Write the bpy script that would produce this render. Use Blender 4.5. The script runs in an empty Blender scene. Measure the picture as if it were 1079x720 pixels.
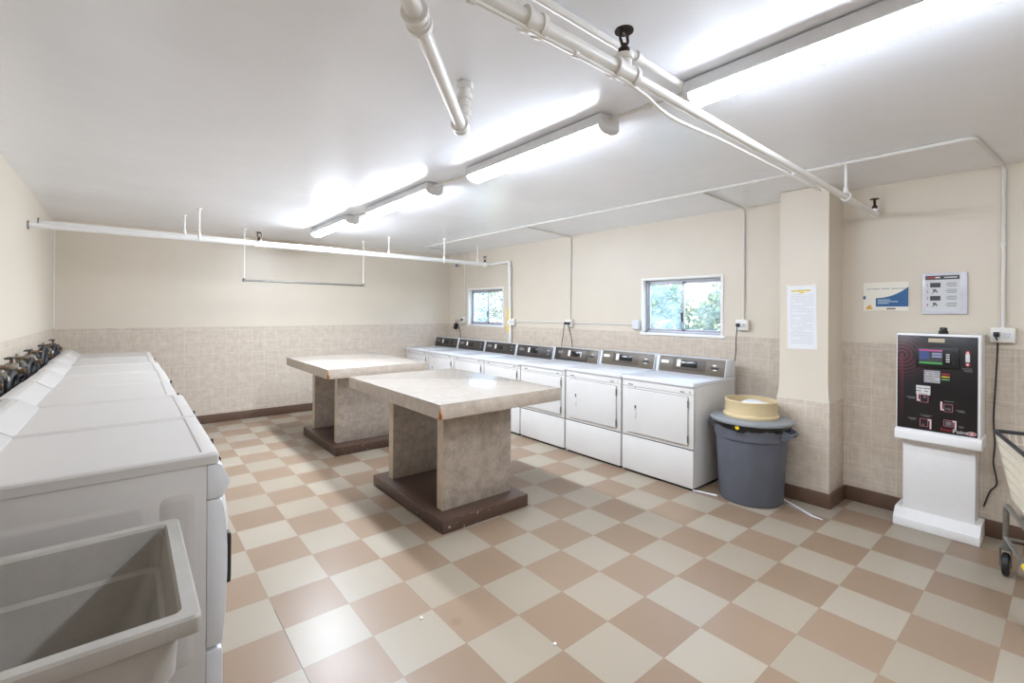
import bpy, bmesh, math, random
from mathutils import Vector, Matrix
random.seed(7)
PI = math.pi
SC = bpy.context.scene
COL = SC.collection

# ------------------------------------------------------------------ materials
def lin(c):
    return tuple((v/12.92 if v <= .04045 else ((v+.055)/1.055)**2.4) for v in c)
def rgb(r, g, b):
    return lin((r/255, g/255, b/255))

class NT:
    def __init__(s, name):
        s.m = bpy.data.materials.new(name); s.m.use_nodes = True
        s.t = s.m.node_tree; s.n = s.t.nodes; s.n.clear()
        s.out = s.n.new('ShaderNodeOutputMaterial')
    def new(s, typ, **kw):
        nd = s.n.new(typ)
        for k, v in kw.items(): setattr(nd, k, v)
        return nd
    def set(s, sock, v):
        if isinstance(v, bpy.types.NodeSocket): s.t.links.new(v, sock)
        elif v is not None:
            if sock.type == 'RGBA' and len(v) == 3: v = (*v, 1)
            sock.default_value = v
    def math(s, op, a, b=None, c=None):
        nd = s.new('ShaderNodeMath', operation=op)
        s.set(nd.inputs[0], a)
        if b is not None: s.set(nd.inputs[1], b)
        if c is not None: s.set(nd.inputs[2], c)
        return nd.outputs[0]
    def mix(s, f, a, b):
        nd = s.new('ShaderNodeMix', data_type='RGBA')
        s.set(nd.inputs[0], f); s.set(nd.inputs[6], a); s.set(nd.inputs[7], b)
        return nd.outputs[2]
    def coords(s):
        tc = s.new('ShaderNodeTexCoord'); return tc.outputs['Object']
    def sep(s, v):
        nd = s.new('ShaderNodeSeparateXYZ'); s.set(nd.inputs[0], v); return nd.outputs
    def comb(s, x, y, z):
        nd = s.new('ShaderNodeCombineXYZ')
        for i, q in enumerate((x, y, z)): s.set(nd.inputs[i], q)
        return nd.outputs[0]
    def noise(s, vec, scale, detail=3, rough=.5):
        nd = s.new('ShaderNodeTexNoise'); s.set(nd.inputs['Vector'], vec)
        nd.inputs['Scale'].default_value = scale; nd.inputs['Detail'].default_value = detail
        nd.inputs['Roughness'].default_value = rough
        return nd.outputs['Fac']
    def ramp(s, f, a, b):
        nd = s.new('ShaderNodeMapRange'); s.set(nd.inputs[0], f)
        nd.inputs[1].default_value = a; nd.inputs[2].default_value = b
        return nd.outputs[0]
    def bsdf(s, col, rough=.5, spec=.5, metal=0., bump=None, bstr=.1, bdist=.002, coat=0., coat_rough=.1, emit=None, es=0):
        p = s.new('ShaderNodeBsdfPrincipled')
        s.set(p.inputs['Base Color'], col); s.set(p.inputs['Roughness'], rough)
        p.inputs['Specular IOR Level'].default_value = spec; p.inputs['Metallic'].default_value = metal
        p.inputs['Coat Weight'].default_value = coat; p.inputs['Coat Roughness'].default_value = coat_rough
        if emit is not None:
            s.set(p.inputs['Emission Color'], emit); p.inputs['Emission Strength'].default_value = es
        if bump is not None:
            b = s.new('ShaderNodeBump'); s.set(b.inputs['Height'], bump)
            b.inputs['Strength'].default_value = bstr; b.inputs['Distance'].default_value = bdist
            s.t.links.new(b.outputs[0], p.inputs['Normal'])
        s.t.links.new(p.outputs[0], s.out.inputs[0])
        return p

MATS = {}
def mat(name, col, rough=.5, spec=.5, metal=0., ns=25., na=.05, bump=0., coat=0.):
    if name in MATS: return MATS[name]
    t = NT(name); co = t.coords(); f = t.noise(co, ns, 4)
    d = tuple(max(0, c*(1-na)) for c in col); l = tuple(min(1, c*(1+na)) for c in col)
    c = t.mix(t.ramp(f, .3, .7), d, l)
    r = t.math('ADD', t.math('MULTIPLY', f, .08), rough-.04)
    t.bsdf(c, r, spec, metal, bump=(t.noise(co, ns*8, 3) if bump else None), bstr=bump, coat=coat)
    MATS[name] = t.m
    return t.m

M_white = mat('white_enamel', rgb(194, 190, 186), .35, .5, na=.015, ns=4)
M_dryer = mat('dryer_enamel', rgb(209, 206, 202), .36, .5, na=.02, ns=5)
M_dtop = mat('dryer_top_enamel', rgb(208, 210, 214), .34, .5, na=.015, ns=5)
M_plastic = mat('white_plastic', rgb(212, 213, 216), .36, .5, na=.012, ns=6)
M_pipe = mat('white_painted_pipe', rgb(230, 229, 226), .34, .5, na=.03, ns=14, bump=.08)
M_conduit = mat('painted_conduit', rgb(216, 214, 209), .4, .5, na=.03, ns=20)
M_fix = mat('fixture_white', rgb(225, 226, 228), .4, .5, na=.02)
M_black = mat('black_plastic', rgb(24, 24, 26), .4, .5, na=.1)
M_rubber = mat('black_rubber', rgb(36, 36, 39), .5, .4, na=.15)
M_dark = mat('dark_gap', rgb(30, 28, 27), .7, .3)
M_chrome = mat('brushed_steel', rgb(170, 168, 164), .34, .5, 1., na=.08)
M_galv = mat('galvanised_tube', rgb(150, 148, 142), .38, .5, .9, na=.15, ns=30)
M_steel = mat('dull_grey_steel', rgb(120, 118, 112), .4, .5, .7, na=.15)
M_brass = mat('tarnished_brass', rgb(150, 128, 96), .42, .5, .75, na=.35, ns=60)
M_rust = mat('rusty_fitting', rgb(98, 76, 58), .7, .3, .1, na=.4, ns=60)
M_grime = mat('grimy_grey_fitting', rgb(148, 140, 126), .5, .4, .4, na=.3, ns=60)
M_brownpanel = mat('taupe_control_panel', rgb(98, 88, 74), .38, .5, .0, na=.06, ns=60)
M_darkpanel = mat('charcoal_control_panel', rgb(46, 40, 36), .42, .5, na=.08, ns=60)
M_midpanel = mat('grey_brown_overlay', rgb(78, 68, 60), .42, .5, na=.05, ns=60)
M_display = mat('black_display', rgb(18, 18, 20), .18, .5, na=.05)
M_label = mat('white_label', rgb(226, 223, 216), .5, .4, na=.03)
M_grey = mat('grey_print', rgb(120, 116, 112), .5, .4, na=.05)
M_alu = mat('aluminium_window_frame', rgb(176, 176, 184), .38, .5, .35, na=.06)
M_sillpaint = mat('white_window_trim', rgb(232, 230, 226), .4, .5, na=.02)
M_bin = mat('slate_grey_plastic', rgb(88, 91, 100), .45, .45, na=.06, ns=10)
M_lid = mat('grey_lid_plastic', rgb(134, 138, 142), .4, .5, na=.05, ns=10)
M_liner = mat('black_liner', rgb(16, 16, 18), .3, .5, na=.2)
M_ring = mat('beige_plastic', rgb(206, 186, 146), .38, .5, na=.03, ns=12)
M_foam = mat('white_paper', rgb(238, 238, 240), .6, .4, na=.02)
M_kwhite = mat('white_powder_coat', rgb(234, 233, 232), .36, .5, na=.012, ns=30)
M_red = mat('red_print', rgb(178, 52, 62), .45, .4, na=.06)
M_pink = mat('pale_pink_print', rgb(226, 196, 200), .45, .4, na=.04)
M_printw = mat('white_print', rgb(216, 214, 212), .45, .4, na=.04)
M_printg = mat('dim_grey_print', rgb(108, 108, 110), .5, .4, na=.05)
M_yellow = mat('yellow_sleeve', rgb(236, 206, 24), .45, .5, na=.05)
M_orange = mat('orange_print', rgb(222, 160, 60), .5, .4, na=.2, ns=90)
M_blue = mat('blue_print', rgb(44, 92, 140), .45, .4, na=.08)
M_greenp = mat('green_print', rgb(120, 168, 110), .5, .4)
M_yelp = mat('yellow_print', rgb(214, 190, 60), .5, .4)
M_cream = mat('cream_wire_coating', rgb(222, 214, 196), .42, .5, na=.04)
M_darkrim = mat('dark_vinyl_rim', rgb(46, 46, 50), .4, .5, na=.1)
M_baseb = mat('brown_vinyl_baseboard', rgb(94, 72, 58), .4, .45, na=.1, ns=12)
M_copper = mat('dark_bronze_sprinkler', rgb(60, 50, 44), .4, .5, .8, na=.3)
M_trunk = mat('tree_bark', rgb(96, 80, 64), .85, .2, na=.3)
M_lint = mat('white_lint', rgb(236, 234, 230), .8, .2)

def paint(name, col, rough, bump=.05, ns=3., rv=.14):
    t = NT(name); co = t.coords()
    f = t.noise(co, ns, 4); g = t.noise(co, 55, 3)
    c = t.mix(t.ramp(f, .25, .75), tuple(v*.975 for v in col), tuple(min(1, v*1.02) for v in col))
    t.bsdf(c, t.math('ADD', t.math('MULTIPLY', f, rv), rough-rv/2), .5, bump=t.math('ADD', t.math('MULTIPLY', g, .25), t.math('MULTIPLY', t.noise(co, 9, 2), 1.2)), bstr=bump, bdist=.01)
    return t.m
M_wall = paint('cream_wall_paint', rgb(210, 200, 184), .38, .12)
M_ceil = paint('white_ceiling_paint', rgb(243, 246, 252), .235, .12, 2., .05)
M_extwall = mat('pale_stucco', rgb(214, 208, 198), .9, .2, na=.06, bump=.2)

def wainscot_mat():
    t = NT('linen_pattern_wainscot'); co = t.coords(); x, y, z = t.sep(co)[:3]
    u = t.math('ADD', x, y)
    va = t.comb(t.math('MULTIPLY', u, 150.), t.math('MULTIPLY', z, 9.), x)
    vb = t.comb(t.math('MULTIPLY', u, 9.), t.math('MULTIPLY', z, 150.), x)
    na, nb = t.noise(va, 1, 3), t.noise(vb, 1, 3)
    blot = t.noise(t.comb(u, z, 0.), 14, 5, .65)
    w = t.math('ADD', t.math('ADD', t.math('MULTIPLY', na, .34), t.math('MULTIPLY', nb, .34)), t.math('MULTIPLY', blot, .42))
    c = t.mix(t.ramp(w, .34, .74), rgb(174, 158, 139), rgb(212, 201, 187))
    T = .152
    fu = t.math('ABSOLUTE', t.math('SUBTRACT', t.math('FRACT', t.math('DIVIDE', u, T)), .5))
    fz = t.math('ABSOLUTE', t.math('SUBTRACT', t.math('FRACT', t.math('DIVIDE', z, T)), .5))
    gl = t.math('GREATER_THAN', t.math('MAXIMUM', fu, fz), .484)
    c = t.mix(t.math('MULTIPLY', gl, .42), c, rgb(222, 214, 204))
    t.bsdf(c, .4, .45, bump=t.math('MULTIPLY', gl, -1.), bstr=.2, bdist=.002)
    return t.m
M_wains = wainscot_mat()

FX, FY, FT = .568, 2.0366, .3048
def floor_mat():
    t = NT('checkerboard_vinyl_tile'); co = t.coords(); x, y, z = t.sep(co)[:3]
    u = t.math('DIVIDE', t.math('SUBTRACT', x, FX), FT); v = t.math('DIVIDE', t.math('SUBTRACT', y, FY), FT)
    iu, iv = t.math('FLOOR', u), t.math('FLOOR', v)
    par = t.math('FRACT', t.math('MULTIPLY', t.math('ADD', iu, iv), .5))
    brown = t.math('GREATER_THAN', par, .25)
    wn = t.new('ShaderNodeTexWhiteNoise', noise_dimensions='2D'); t.set(wn.inputs['Vector'], t.comb(iu, iv, 0.))
    rnd = wn.outputs['Value']
    sp = t.noise(co, 190, 2, .7); sm = t.noise(co, 5, 4)
    lightc = t.mix(t.ramp(rnd, 0, 1), rgb(151, 140, 123), rgb(160, 150, 134))
    brownc = t.mix(t.ramp(rnd, 0, 1), rgb(134, 113, 93), rgb(142, 121, 101))
    c = t.mix(brown, lightc, brownc)
    c = t.mix(t.math('MULTIPLY', t.ramp(sp, .35, .7), .16), c, rgb(128, 104, 86))
    c = t.mix(t.math('MULTIPLY', t.ramp(sm, .62, .85), .06), c, rgb(140, 116, 96))
    fu = t.math('ABSOLUTE', t.math('SUBTRACT', t.math('FRACT', u), .5)); fv = t.math('ABSOLUTE', t.math('SUBTRACT', t.math('FRACT', v), .5))
    g = t.math('GREATER_THAN', t.math('MAXIMUM', fu, fv), .4955)
    c = t.mix(t.math('MULTIPLY', g, .5), c, rgb(120, 98, 80))
    # open black seam between two tile columns and one round stain
    seam = t.math('MULTIPLY', t.math('LESS_THAN', t.math('ABSOLUTE', t.math('SUBTRACT', u, 0.0)), .006), t.math('LESS_THAN', v, 1.6))
    c = t.mix(t.math('MULTIPLY', seam, .8), c, rgb(50, 40, 34))
    dx, dy = t.math('SUBTRACT', x, STAIN[0]), t.math('SUBTRACT', y, STAIN[1])
    dist = t.math('SQRT', t.math('ADD', t.math('MULTIPLY', dx, dx), t.math('MULTIPLY', dy, dy)))
    st = t.ramp(t.math('ADD', dist, t.math('MULTIPLY', t.noise(co, 30, 3), .02)), .055, .018)
    c = t.mix(t.math('MULTIPLY', st, .45), c, rgb(118, 92, 70))
    r = t.math('ADD', .28, t.math('MULTIPLY', t.noise(co, 7, 5, .6), .06))
    t.bsdf(c, r, .26, bump=t.math('ADD', t.math('MULTIPLY', g, -1.), t.math('MULTIPLY', t.noise(co, 3.5, 2), .9)), bstr=.12, bdist=.003)
    return t.m
STAIN = (1.22, 1.88)
M_floor = floor_mat()

def laminate(name, dark, light, rough, chip=None):
    t = NT(name); co = t.coords()
    f = t.noise(co, 15, 6, .62); g = t.noise(co, 46, 4, .6)
    c = t.mix(t.ramp(t.math('ADD', t.math('MULTIPLY', f, .7), t.math('MULTIPLY', g, .3)), .36, .66), dark, light)
    if chip:
        x, y, z = t.sep(co)[:3]
        cx, cy, cz = chip
        d = t.math('MAXIMUM', t.math('ABSOLUTE', t.math('SUBTRACT', x, cx)), t.math('ABSOLUTE', t.math('SUBTRACT', y, cy)))
        zz = t.math('SUBTRACT', cz, z)
        k = t.math('ADD', t.math('ADD', t.math('MULTIPLY', d, 1.7), t.math('MULTIPLY', t.math('ABSOLUTE', zz), .60)), t.math('MULTIPLY', t.noise(co, 55, 3), .045))
        e = t.math('LESS_THAN', k, .062)
        e2 = t.math('LESS_THAN', k, .044)
        c = t.mix(e, c, rgb(196, 140, 92)); c = t.mix(e2, c, rgb(120, 66, 28))
    t.bsdf(c, rough if rough < .25 else t.math('ADD', rough, t.math('MULTIPLY', g, .08)), .5)
    return t.m

def plinth_mat():
    t = NT('chipped_brown_plinth_paint'); co = t.coords(); x, y, z = t.sep(co)[:3]
    f = t.noise(co, 8, 4)
    c = t.mix(f, rgb(72, 54, 45), rgb(90, 70, 60))
    ch = t.math('MULTIPLY', t.math('GREATER_THAN', t.noise(co, 26, 4, .7), .665), t.math('LESS_THAN', z, .088))
    c = t.mix(ch, c, rgb(190, 176, 158))
    edge = t.math('MULTIPLY', t.math('MULTIPLY', t.math('GREATER_THAN', z, .083), t.math('LESS_THAN', z, .0893)), t.math('GREATER_THAN', t.noise(co, 22, 4), .52))
    c = t.mix(t.math('MULTIPLY', edge, .4), c, rgb(150, 110, 76))
    t.bsdf(c, t.math('ADD', .29, t.math('MULTIPLY', f, .15)), .5)
    return t.m
M_plinth = plinth_mat()

def sink_mat():
    t = NT('speckled_grey_tub'); co = t.coords()
    sp = t.noise(co, 220, 2, .8); f = t.noise(co, 5, 5, .6)
    c = t.mix(t.ramp(f, .3, .7), rgb(154, 150, 143), rgb(172, 167, 160))
    c = t.mix(t.math('MULTIPLY', t.ramp(sp, .52, .75), .3), c, rgb(140, 132, 120))
    t.bsdf(c, .45, .45, bump=sp, bstr=.05)
    return t.m
M_sink = sink_mat()

def text_lines(name, base, ink, pitch, ymax, z0, z1, dens=.46, fill=(.3, .68), yn=70., amt=.8):
    """Paper with rows of print too small to read: rows in Z, words along Y."""
    t = NT(name); co = t.coords(); x, y, z = t.sep(co)[:3]
    r = t.math('DIVIDE', z, pitch); fr = t.math('FRACT', r); row = t.math('FLOOR', r)
    band = t.math('MULTIPLY', t.math('GREATER_THAN', fr, fill[0]), t.math('LESS_THAN', fr, fill[1]))
    n = t.noise(t.comb(t.math('MULTIPLY', y, yn), t.math('MULTIPLY', row, 7.31), 0.), 1, 2)
    n2 = t.noise(t.comb(t.math('MULTIPLY', y, 9.), t.math('MULTIPLY', row, 3.7), 4.), 1, 1)
    m = t.math('MULTIPLY', band, t.math('MULTIPLY', t.math('GREATER_THAN', n, dens), t.math('GREATER_THAN', n2, .36)))
    lim = t.math('MULTIPLY', t.math('LESS_THAN', t.math('ABSOLUTE', y), ymax), t.math('MULTIPLY', t.math('GREATER_THAN', z, z0), t.math('LESS_THAN', z, z1)))
    c = t.mix(t.math('MULTIPLY', t.math('MULTIPLY', m, lim), amt), base, ink)
    t.bsdf(c, .5, .35)
    return t.m

def emis(name, col, st):
    t = NT(name); f = t.noise(t.coords(), 3, 1)
    t.bsdf((.05, .05, .05) if st < 5 else (.8, .8, .8), .4, .5, emit=t.mix(f, col, tuple(v*1.02 for v in col)), es=st)
    return t.m
M_lens = emis('lit_fluorescent_diffuser', (.86, .95, 1.08), 48.)
M_lensC = emis('lit_fluorescent_diffuser_raised', (.86, .95, 1.08), 66.)  # third fixture, strength raised to brighten the back half
M_lensD = emis('lit_fluorescent_diffuser_boosted', (.86, .95, 1.08), 106.)  # last fixture, strength boosted to lift the back wall, not a newer tube
M_lensA = emis('lit_fluorescent_diffuser_lowered', (.86, .95, 1.08), 39.)  # nearest fixture, strength lowered to balance the near end
M_scrdark = emis('screen_dark', rgb(40, 44, 60), 0.14)
M_scrmag = emis('screen_magenta', rgb(236, 90, 180), 0.27)
M_scrgrn = emis('screen_green', rgb(70, 205, 90), 0.27)
M_scrblue = emis('screen_blue', rgb(30, 80, 170), 0.25)
M_scrwht = emis('screen_white', rgb(190, 200, 250), 0.25)

def glass_mat(name, dust, tint):
    t = NT(name)
    tr = t.new('ShaderNodeBsdfTransparent'); tr.inputs[0].default_value = (*tint, 1)
    gl = t.new('ShaderNodeBsdfGlossy'); gl.inputs['Roughness'].default_value = .03
    tl = t.new('ShaderNodeBsdfTranslucent'); tl.inputs[0].default_value = (.86, .93, 1., 1)
    co = t.coords(); d = t.math('MULTIPLY', t.ramp(t.noise(co, 6, 4), .2, .8), dust)
    lw = t.new('ShaderNodeLayerWeight'); fr = t.math('ADD', .04, t.math('MULTIPLY', t.math('POWER', lw.outputs['Facing'], 5.), .9))
    m1 = t.new('ShaderNodeMixShader'); m2 = t.new('ShaderNodeMixShader')
    t.set(m1.inputs[0], d); t.t.links.new(tr.outputs[0], m1.inputs[1]); t.t.links.new(tl.outputs[0], m1.inputs[2])
    t.set(m2.inputs[0], fr); t.t.links.new(m1.outputs[0], m2.inputs[1]); t.t.links.new(gl.outputs[0], m2.inputs[2])
    t.t.links.new(m2.outputs[0], t.out.inputs[0])
    return t.m
M_glass = glass_mat('dusty_window_glass', .12, (.95, .98, 1.))
M_screen = glass_mat('screened_window_glass', .30, (.80, .89, .94))

def leaf_mat(name, a, b, c3):
    t = NT(name)
    oi = t.new('ShaderNodeTexCoord'); f = t.noise(oi.outputs['Object'], 2.2, 4); g = t.noise(oi.outputs['Object'], 17, 2)
    c = t.mix(t.ramp(f, .35, .65), a, b); c = t.mix(t.math('GREATER_THAN', g, .66), c, c3)
    p = t.bsdf(c, .5, .4)
    tl = t.new('ShaderNodeBsdfTranslucent'); t.set(tl.inputs[0], c)
    m = t.new('ShaderNodeMixShader'); m.inputs[0].default_value = .4
    t.t.links.new(p.outputs[0], m.inputs[1]); t.t.links.new(tl.outputs[0], m.inputs[2]); t.t.links.new(m.outputs[0], t.out.inputs[0])
    return t.m
M_leaf = leaf_mat('green_leaves', rgb(66, 92, 62), rgb(122, 140, 98), rgb(184, 170, 140))
M_leaf2 = leaf_mat('dusty_green_leaves', rgb(76, 92, 76), rgb(120, 130, 112), rgb(196, 160, 90))

# ------------------------------------------------------------------ mesh builder
class MB:
    def __init__(s): s.bm = bmesh.new()
    def _merge(s, b2):
        me = bpy.data.meshes.new('tmp'); b2.to_mesh(me); b2.free(); s.bm.from_mesh(me); bpy.data.meshes.remove(me); return s
    def box(s, x0, y0, z0, x1, y1, z1, bev=0., seg=2, rot=None, piv=None):
        b = bmesh.new(); bmesh.ops.create_cube(b, size=1)
        for v in b.verts:
            v.co = Vector((x0+(v.co.x+.5)*(x1-x0), y0+(v.co.y+.5)*(y1-y0), z0+(v.co.z+.5)*(z1-z0)))
        if bev: bmesh.ops.bevel(b, geom=list(b.edges), offset=bev, segments=seg, profile=.5, affect='EDGES')
        if rot is not None:
            p = Vector(piv) if piv else Vector(((x0+x1)/2, (y0+y1)/2, (z0+z1)/2))
            for v in b.verts: v.co = rot @ (v.co-p) + p
        return s._merge(b)
    def prism(s, poly, axis, a, b_, bev=0., seg=2):
        """poly: 2D points; axis 'x': (y,z), 'y': (x,z), 'z': (x,y); from a to b_."""
        b = bmesh.new()
        def P(p, t): return Vector((t, p[0], p[1]) if axis == 'x' else (p[0], t, p[1]) if axis == 'y' else (p[0], p[1], t))
        A = [b.verts.new(P(p, a)) for p in poly]; B = [b.verts.new(P(p, b_)) for p in poly]
        n = len(poly)
        b.faces.new(A); b.faces.new(B[::-1])
        for i in range(n): b.faces.new((A[i], B[i], B[(i+1) % n], A[(i+1) % n]))
        bmesh.ops.recalc_face_normals(b, faces=b.faces)
        if bev: bmesh.ops.bevel(b, geom=[e for e in b.edges], offset=bev, segments=seg, profile=.5, affect='EDGES')
        return s._merge(b)
    def tube(s, pts, r, n=10, smooth=0, caps=True, radii=None):
        P = [Vector(p) for p in pts]
        if smooth:
            Q = []
            for i in range(len(P)-1):
                p0 = P[max(i-1, 0)]; p1 = P[i]; p2 = P[i+1]; p3 = P[min(i+2, len(P)-1)]
                for k in range(smooth):
                    t = k/smooth
                    Q.append(.5*((2*p1)+(-p0+p2)*t+(2*p0-5*p1+4*p2-p3)*t*t+(-p0+3*p1-3*p2+p3)*t**3))
            Q.append(P[-1]); P = Q
        m = len(P); T = []
        for i in range(m):
            d = (P[min(i+1, m-1)]-P[max(i-1, 0)]); T.append(d.normalized())
        up = Vector((0, 0, 1)) if abs(T[0].z) < .9 else Vector((1, 0, 0))
        N = (up-T[0]*up.dot(T[0])).normalized()
        b = bmesh.new(); rings = []
        for i in range(m):
            if i:
                N = (N-T[i]*N.dot(T[i]));  N = N.normalized()
            Bn = T[i].cross(N)
            k = 1.
            if 0 < i < m-1:
                ca = max(-1, min(1, (P[i]-P[i-1]).normalized().dot((P[i+1]-P[i]).normalized())))
                k = 1/max(.5, math.cos(math.acos(ca)/2))
            rr = radii[i] if radii and not smooth else r
            rings.append([b.verts.new(P[i]+(N*math.cos(2*PI*j/n)+Bn*math.sin(2*PI*j/n))*rr) for j in range(n)])
        for i in range(m-1):
            for j in range(n): b.faces.new((rings[i][j], rings[i][(j+1) % n], rings[i+1][(j+1) % n], rings[i+1][j]))
        if caps: b.faces.new(rings[0][::-1]); b.faces.new(rings[-1])
        bmesh.ops.recalc_face_normals(b, faces=b.faces)
        return s._merge(b)
    def lathe(s, prof, c=(0, 0, 0), n=32, axis='z', sy=1.):
        b = bmesh.new(); rings = []
        def P(r, h, a):
            x, y = r*math.cos(a), r*math.sin(a)*sy
            v = (x, y, h) if axis == 'z' else (h, x, y) if axis == 'x' else (x, h, y)
            return Vector(v)+Vector(c)
        for r, h in prof:
            rings.append([b.verts.new(P(r, h, 2*PI*j/n)) for j in range(n)] if r > 1e-6 else [b.verts.new(P(0, h, 0))])
        for i in range(len(prof)-1):
            A, B = rings[i], rings[i+1]
            for j in range(n):
                k = (j+1) % n
                if len(A) > 1 and len(B) > 1: b.faces.new((A[j], A[k], B[k], B[j]))
                elif len(A) > 1: b.faces.new((A[j], A[k], B[0]))
                elif len(B) > 1: b.faces.new((A[0], B[k], B[j]))
        bmesh.ops.recalc_face_normals(b, faces=b.faces)
        return s._merge(b)
    def loops(s, loops, cap0=True, cap1=True):
        """skin a list of equal-length vertex loops"""
        b = bmesh.new(); R = [[b.verts.new(Vector(p)) for p in L] for L in loops]; n = len(R[0])
        for i in range(len(R)-1):
            for j in range(n): b.faces.new((R[i][j], R[i][(j+1) % n], R[i+1][(j+1) % n], R[i+1][j]))
        if cap0: b.faces.new(R[0][::-1])
        if cap1: b.faces.new(R[-1])
        bmesh.ops.recalc_face_normals(b, faces=b.faces)
        return s._merge(b)
    def build(s, name, m, parent=None, angle=35):
        me = bpy.data.meshes.new(name); s.bm.to_mesh(me); s.bm.free()
        if m: me.materials.append(m)
        for p in me.polygons: p.use_smooth = True
        me.set_sharp_from_angle(angle=math.radians(angle))
        o = bpy.data.objects.new(name, me); COL.objects.link(o)
        if parent: o.parent = parent
        return o

def rrect(x0, y0, x1, y1, z, r, k=5):
    L = []
    for cx, cy, a0 in ((x1-r, y1-r, 0), (x0+r, y1-r, PI/2), (x0+r, y0+r, PI), (x1-r, y0+r, 1.5*PI)):
        for i in range(k+1):
            a = a0+PI/2*i/k; L.append((cx+r*math.cos(a), cy+r*math.sin(a), z))
    return L

def tag(o, label, cat, group=None):
    o['label'] = label; o['category'] = cat
    if group: o['group'] = group
    return o
def thing(name, loc, label, cat, group=None, rz=0):
    o = bpy.data.objects.new(name, None); COL.objects.link(o)
    o.location = loc; o.rotation_euler.z = rz; o.empty_display_size = .05
    return tag(o, label, cat, group)
def struct(o): o['kind'] = 'structure'; return o
def copy_tree(o, parent=None, lens=None):
    c = o.copy(); COL.objects.link(c); c.parent = parent
    if lens and o.type == 'MESH' and o.name.startswith('diffuser'):
        c.data = o.data.copy(); c.data.materials[0] = lens
    for ch in list(o.children): copy_tree(ch, c, lens)
    return c
def txt(body, size, m, parent, loc, rot, name='lettering', ext=.0006, align='CENTER'):
    cu = bpy.data.curves.new(name, 'FONT'); cu.body = body; cu.size = size; cu.extrude = ext
    cu.align_x = align; cu.align_y = 'CENTER'; cu.materials.append(m)
    tmp = bpy.data.objects.new(name, cu); COL.objects.link(tmp)
    dg = bpy.context.evaluated_depsgraph_get()
    me = bpy.data.meshes.new_from_object(tmp.evaluated_get(dg)); me.name = name
    bpy.data.objects.remove(tmp); bpy.data.curves.remove(cu)
    o = bpy.data.objects.new(name, me); COL.objects.link(o); o.parent = parent; o.location = loc; o.rotation_euler = rot
    return o
FACE_MX = (PI/2, 0, -PI/2)      # lettering that faces -X

# ------------------------------------------------------------------ room
X0, X1, Y0, Y1, CZ = -.636, 4.47, -2.6, 7.2, 2.478
WZ = 1.262
struct(MB().box(X0-.15, Y0-.15, -.12, X1+.15, Y1+.15, 0).build('floor', M_floor))
struct(MB().box(X0-.15, Y0-.15, CZ, X1+.15, Y1+.15, CZ+.2).build('ceiling', M_ceil))
wl = struct(MB().box(X0-.15, Y0-.15, 0, X0, Y1+.15, CZ).build('wall_left', M_wall))
MB().box(X0, Y0, 0, X0+.006, Y1, WZ).build('wainscot', M_wains, wl)
wb = struct(MB().box(X0, Y1, 0, X1+.15, Y1+.15, CZ).build('wall_back', M_wall))
MB().box(X0+.006, Y1-.006, 0, X1-.006, Y1, WZ-.006).build('wainscot', M_wains, wb)
struct(MB().box(X0, Y0-.15, 0, X1, Y0, CZ).build('wall_front', M_wall))
W = [(2.2, 3.095), (5.63, 6.555)]; WB, WT = 1.256, 1.842
m = MB()
m.box(X1, Y0-.15, 0, X1+.15, Y1, WB); m.box(X1, Y0-.15, WT, X1+.15, Y1, CZ)
for a, b in ((Y0-.15, W[0][0]), (W[0][1], W[1][0]), (W[1][1], Y1)): m.box(X1, a, WB, X1+.15, b, WT)
wr = struct(m.build('wall_right', M_wall))
m = MB()
for a, b in ((Y0, W[0][0]-.02), (W[0][1]+.02, W[1][0]-.02), (W[1][1]+.02, Y1-.006)): m.box(X1-.006, a, 0, X1, b, WZ)
for a, b in W: m.box(X1-.006, a-.02, 0, X1, b+.02, WB-.022)
m.build('wainscot', M_wains, wr)
BH, BT = .112, .016
def bb(name, x0, y0, x1, y1): struct(MB().box(x0, y0, 0, x1, y1, BH, .004, 2).build(name, M_baseb))
bb('baseboard_back', X0+.006+BT, Y1-.006-BT, X1-.006-BT, Y1-.006)
bb('baseboard_left', X0+.006, Y0+.01, X0+.006+BT, Y1-.006)
CX, CY0, CY1 = 4.135, 1.205, 1.55
bb('baseboard_right', X1-.006-BT, CY1+.03, X1-.006, Y1-.03)
bb('baseboard_alcove', X1-.006-BT, Y0+.01, X1-.006, CY0-.03)
struct(MB().box(X0+.001, Y1-.02, WZ, X0+.014, Y1-.001, CZ-.12, .002).build('trim_1', M_sillpaint))
# column with plaster that flares out over a low wainscot
m = MB()
L = []
for z, o in ((.80, .012), (.815, .010), (.85, .006), (.90, .002), (.96, 0), (CZ, 0)):
    L.append([(X1+.02, CY1+o, z), (CX-o, CY1+o, z), (CX-o, CY0-o, z), (X1+.02, CY0-o, z)])
cl = struct(m.loops(L).build('column', M_wall, angle=50))
MB().box(CX-.016, CY0-.016, 0, X1-.001, CY1+.016, .802, .003).build('wainscot', M_wains, cl)
m = MB(); o = .016
m.box(CX-o-BT, CY0-o-BT, 0, CX-o, CY1+o+BT, BH, .004); m.box(CX-o, CY0-o-BT, 0, X1-.006-BT, CY0-o, BH, .004); m.box(CX-o, CY1+o, 0, X1-.006-BT, CY1+o+BT, BH, .004)
struct(m.build('baseboard_column', M_baseb))

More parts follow.
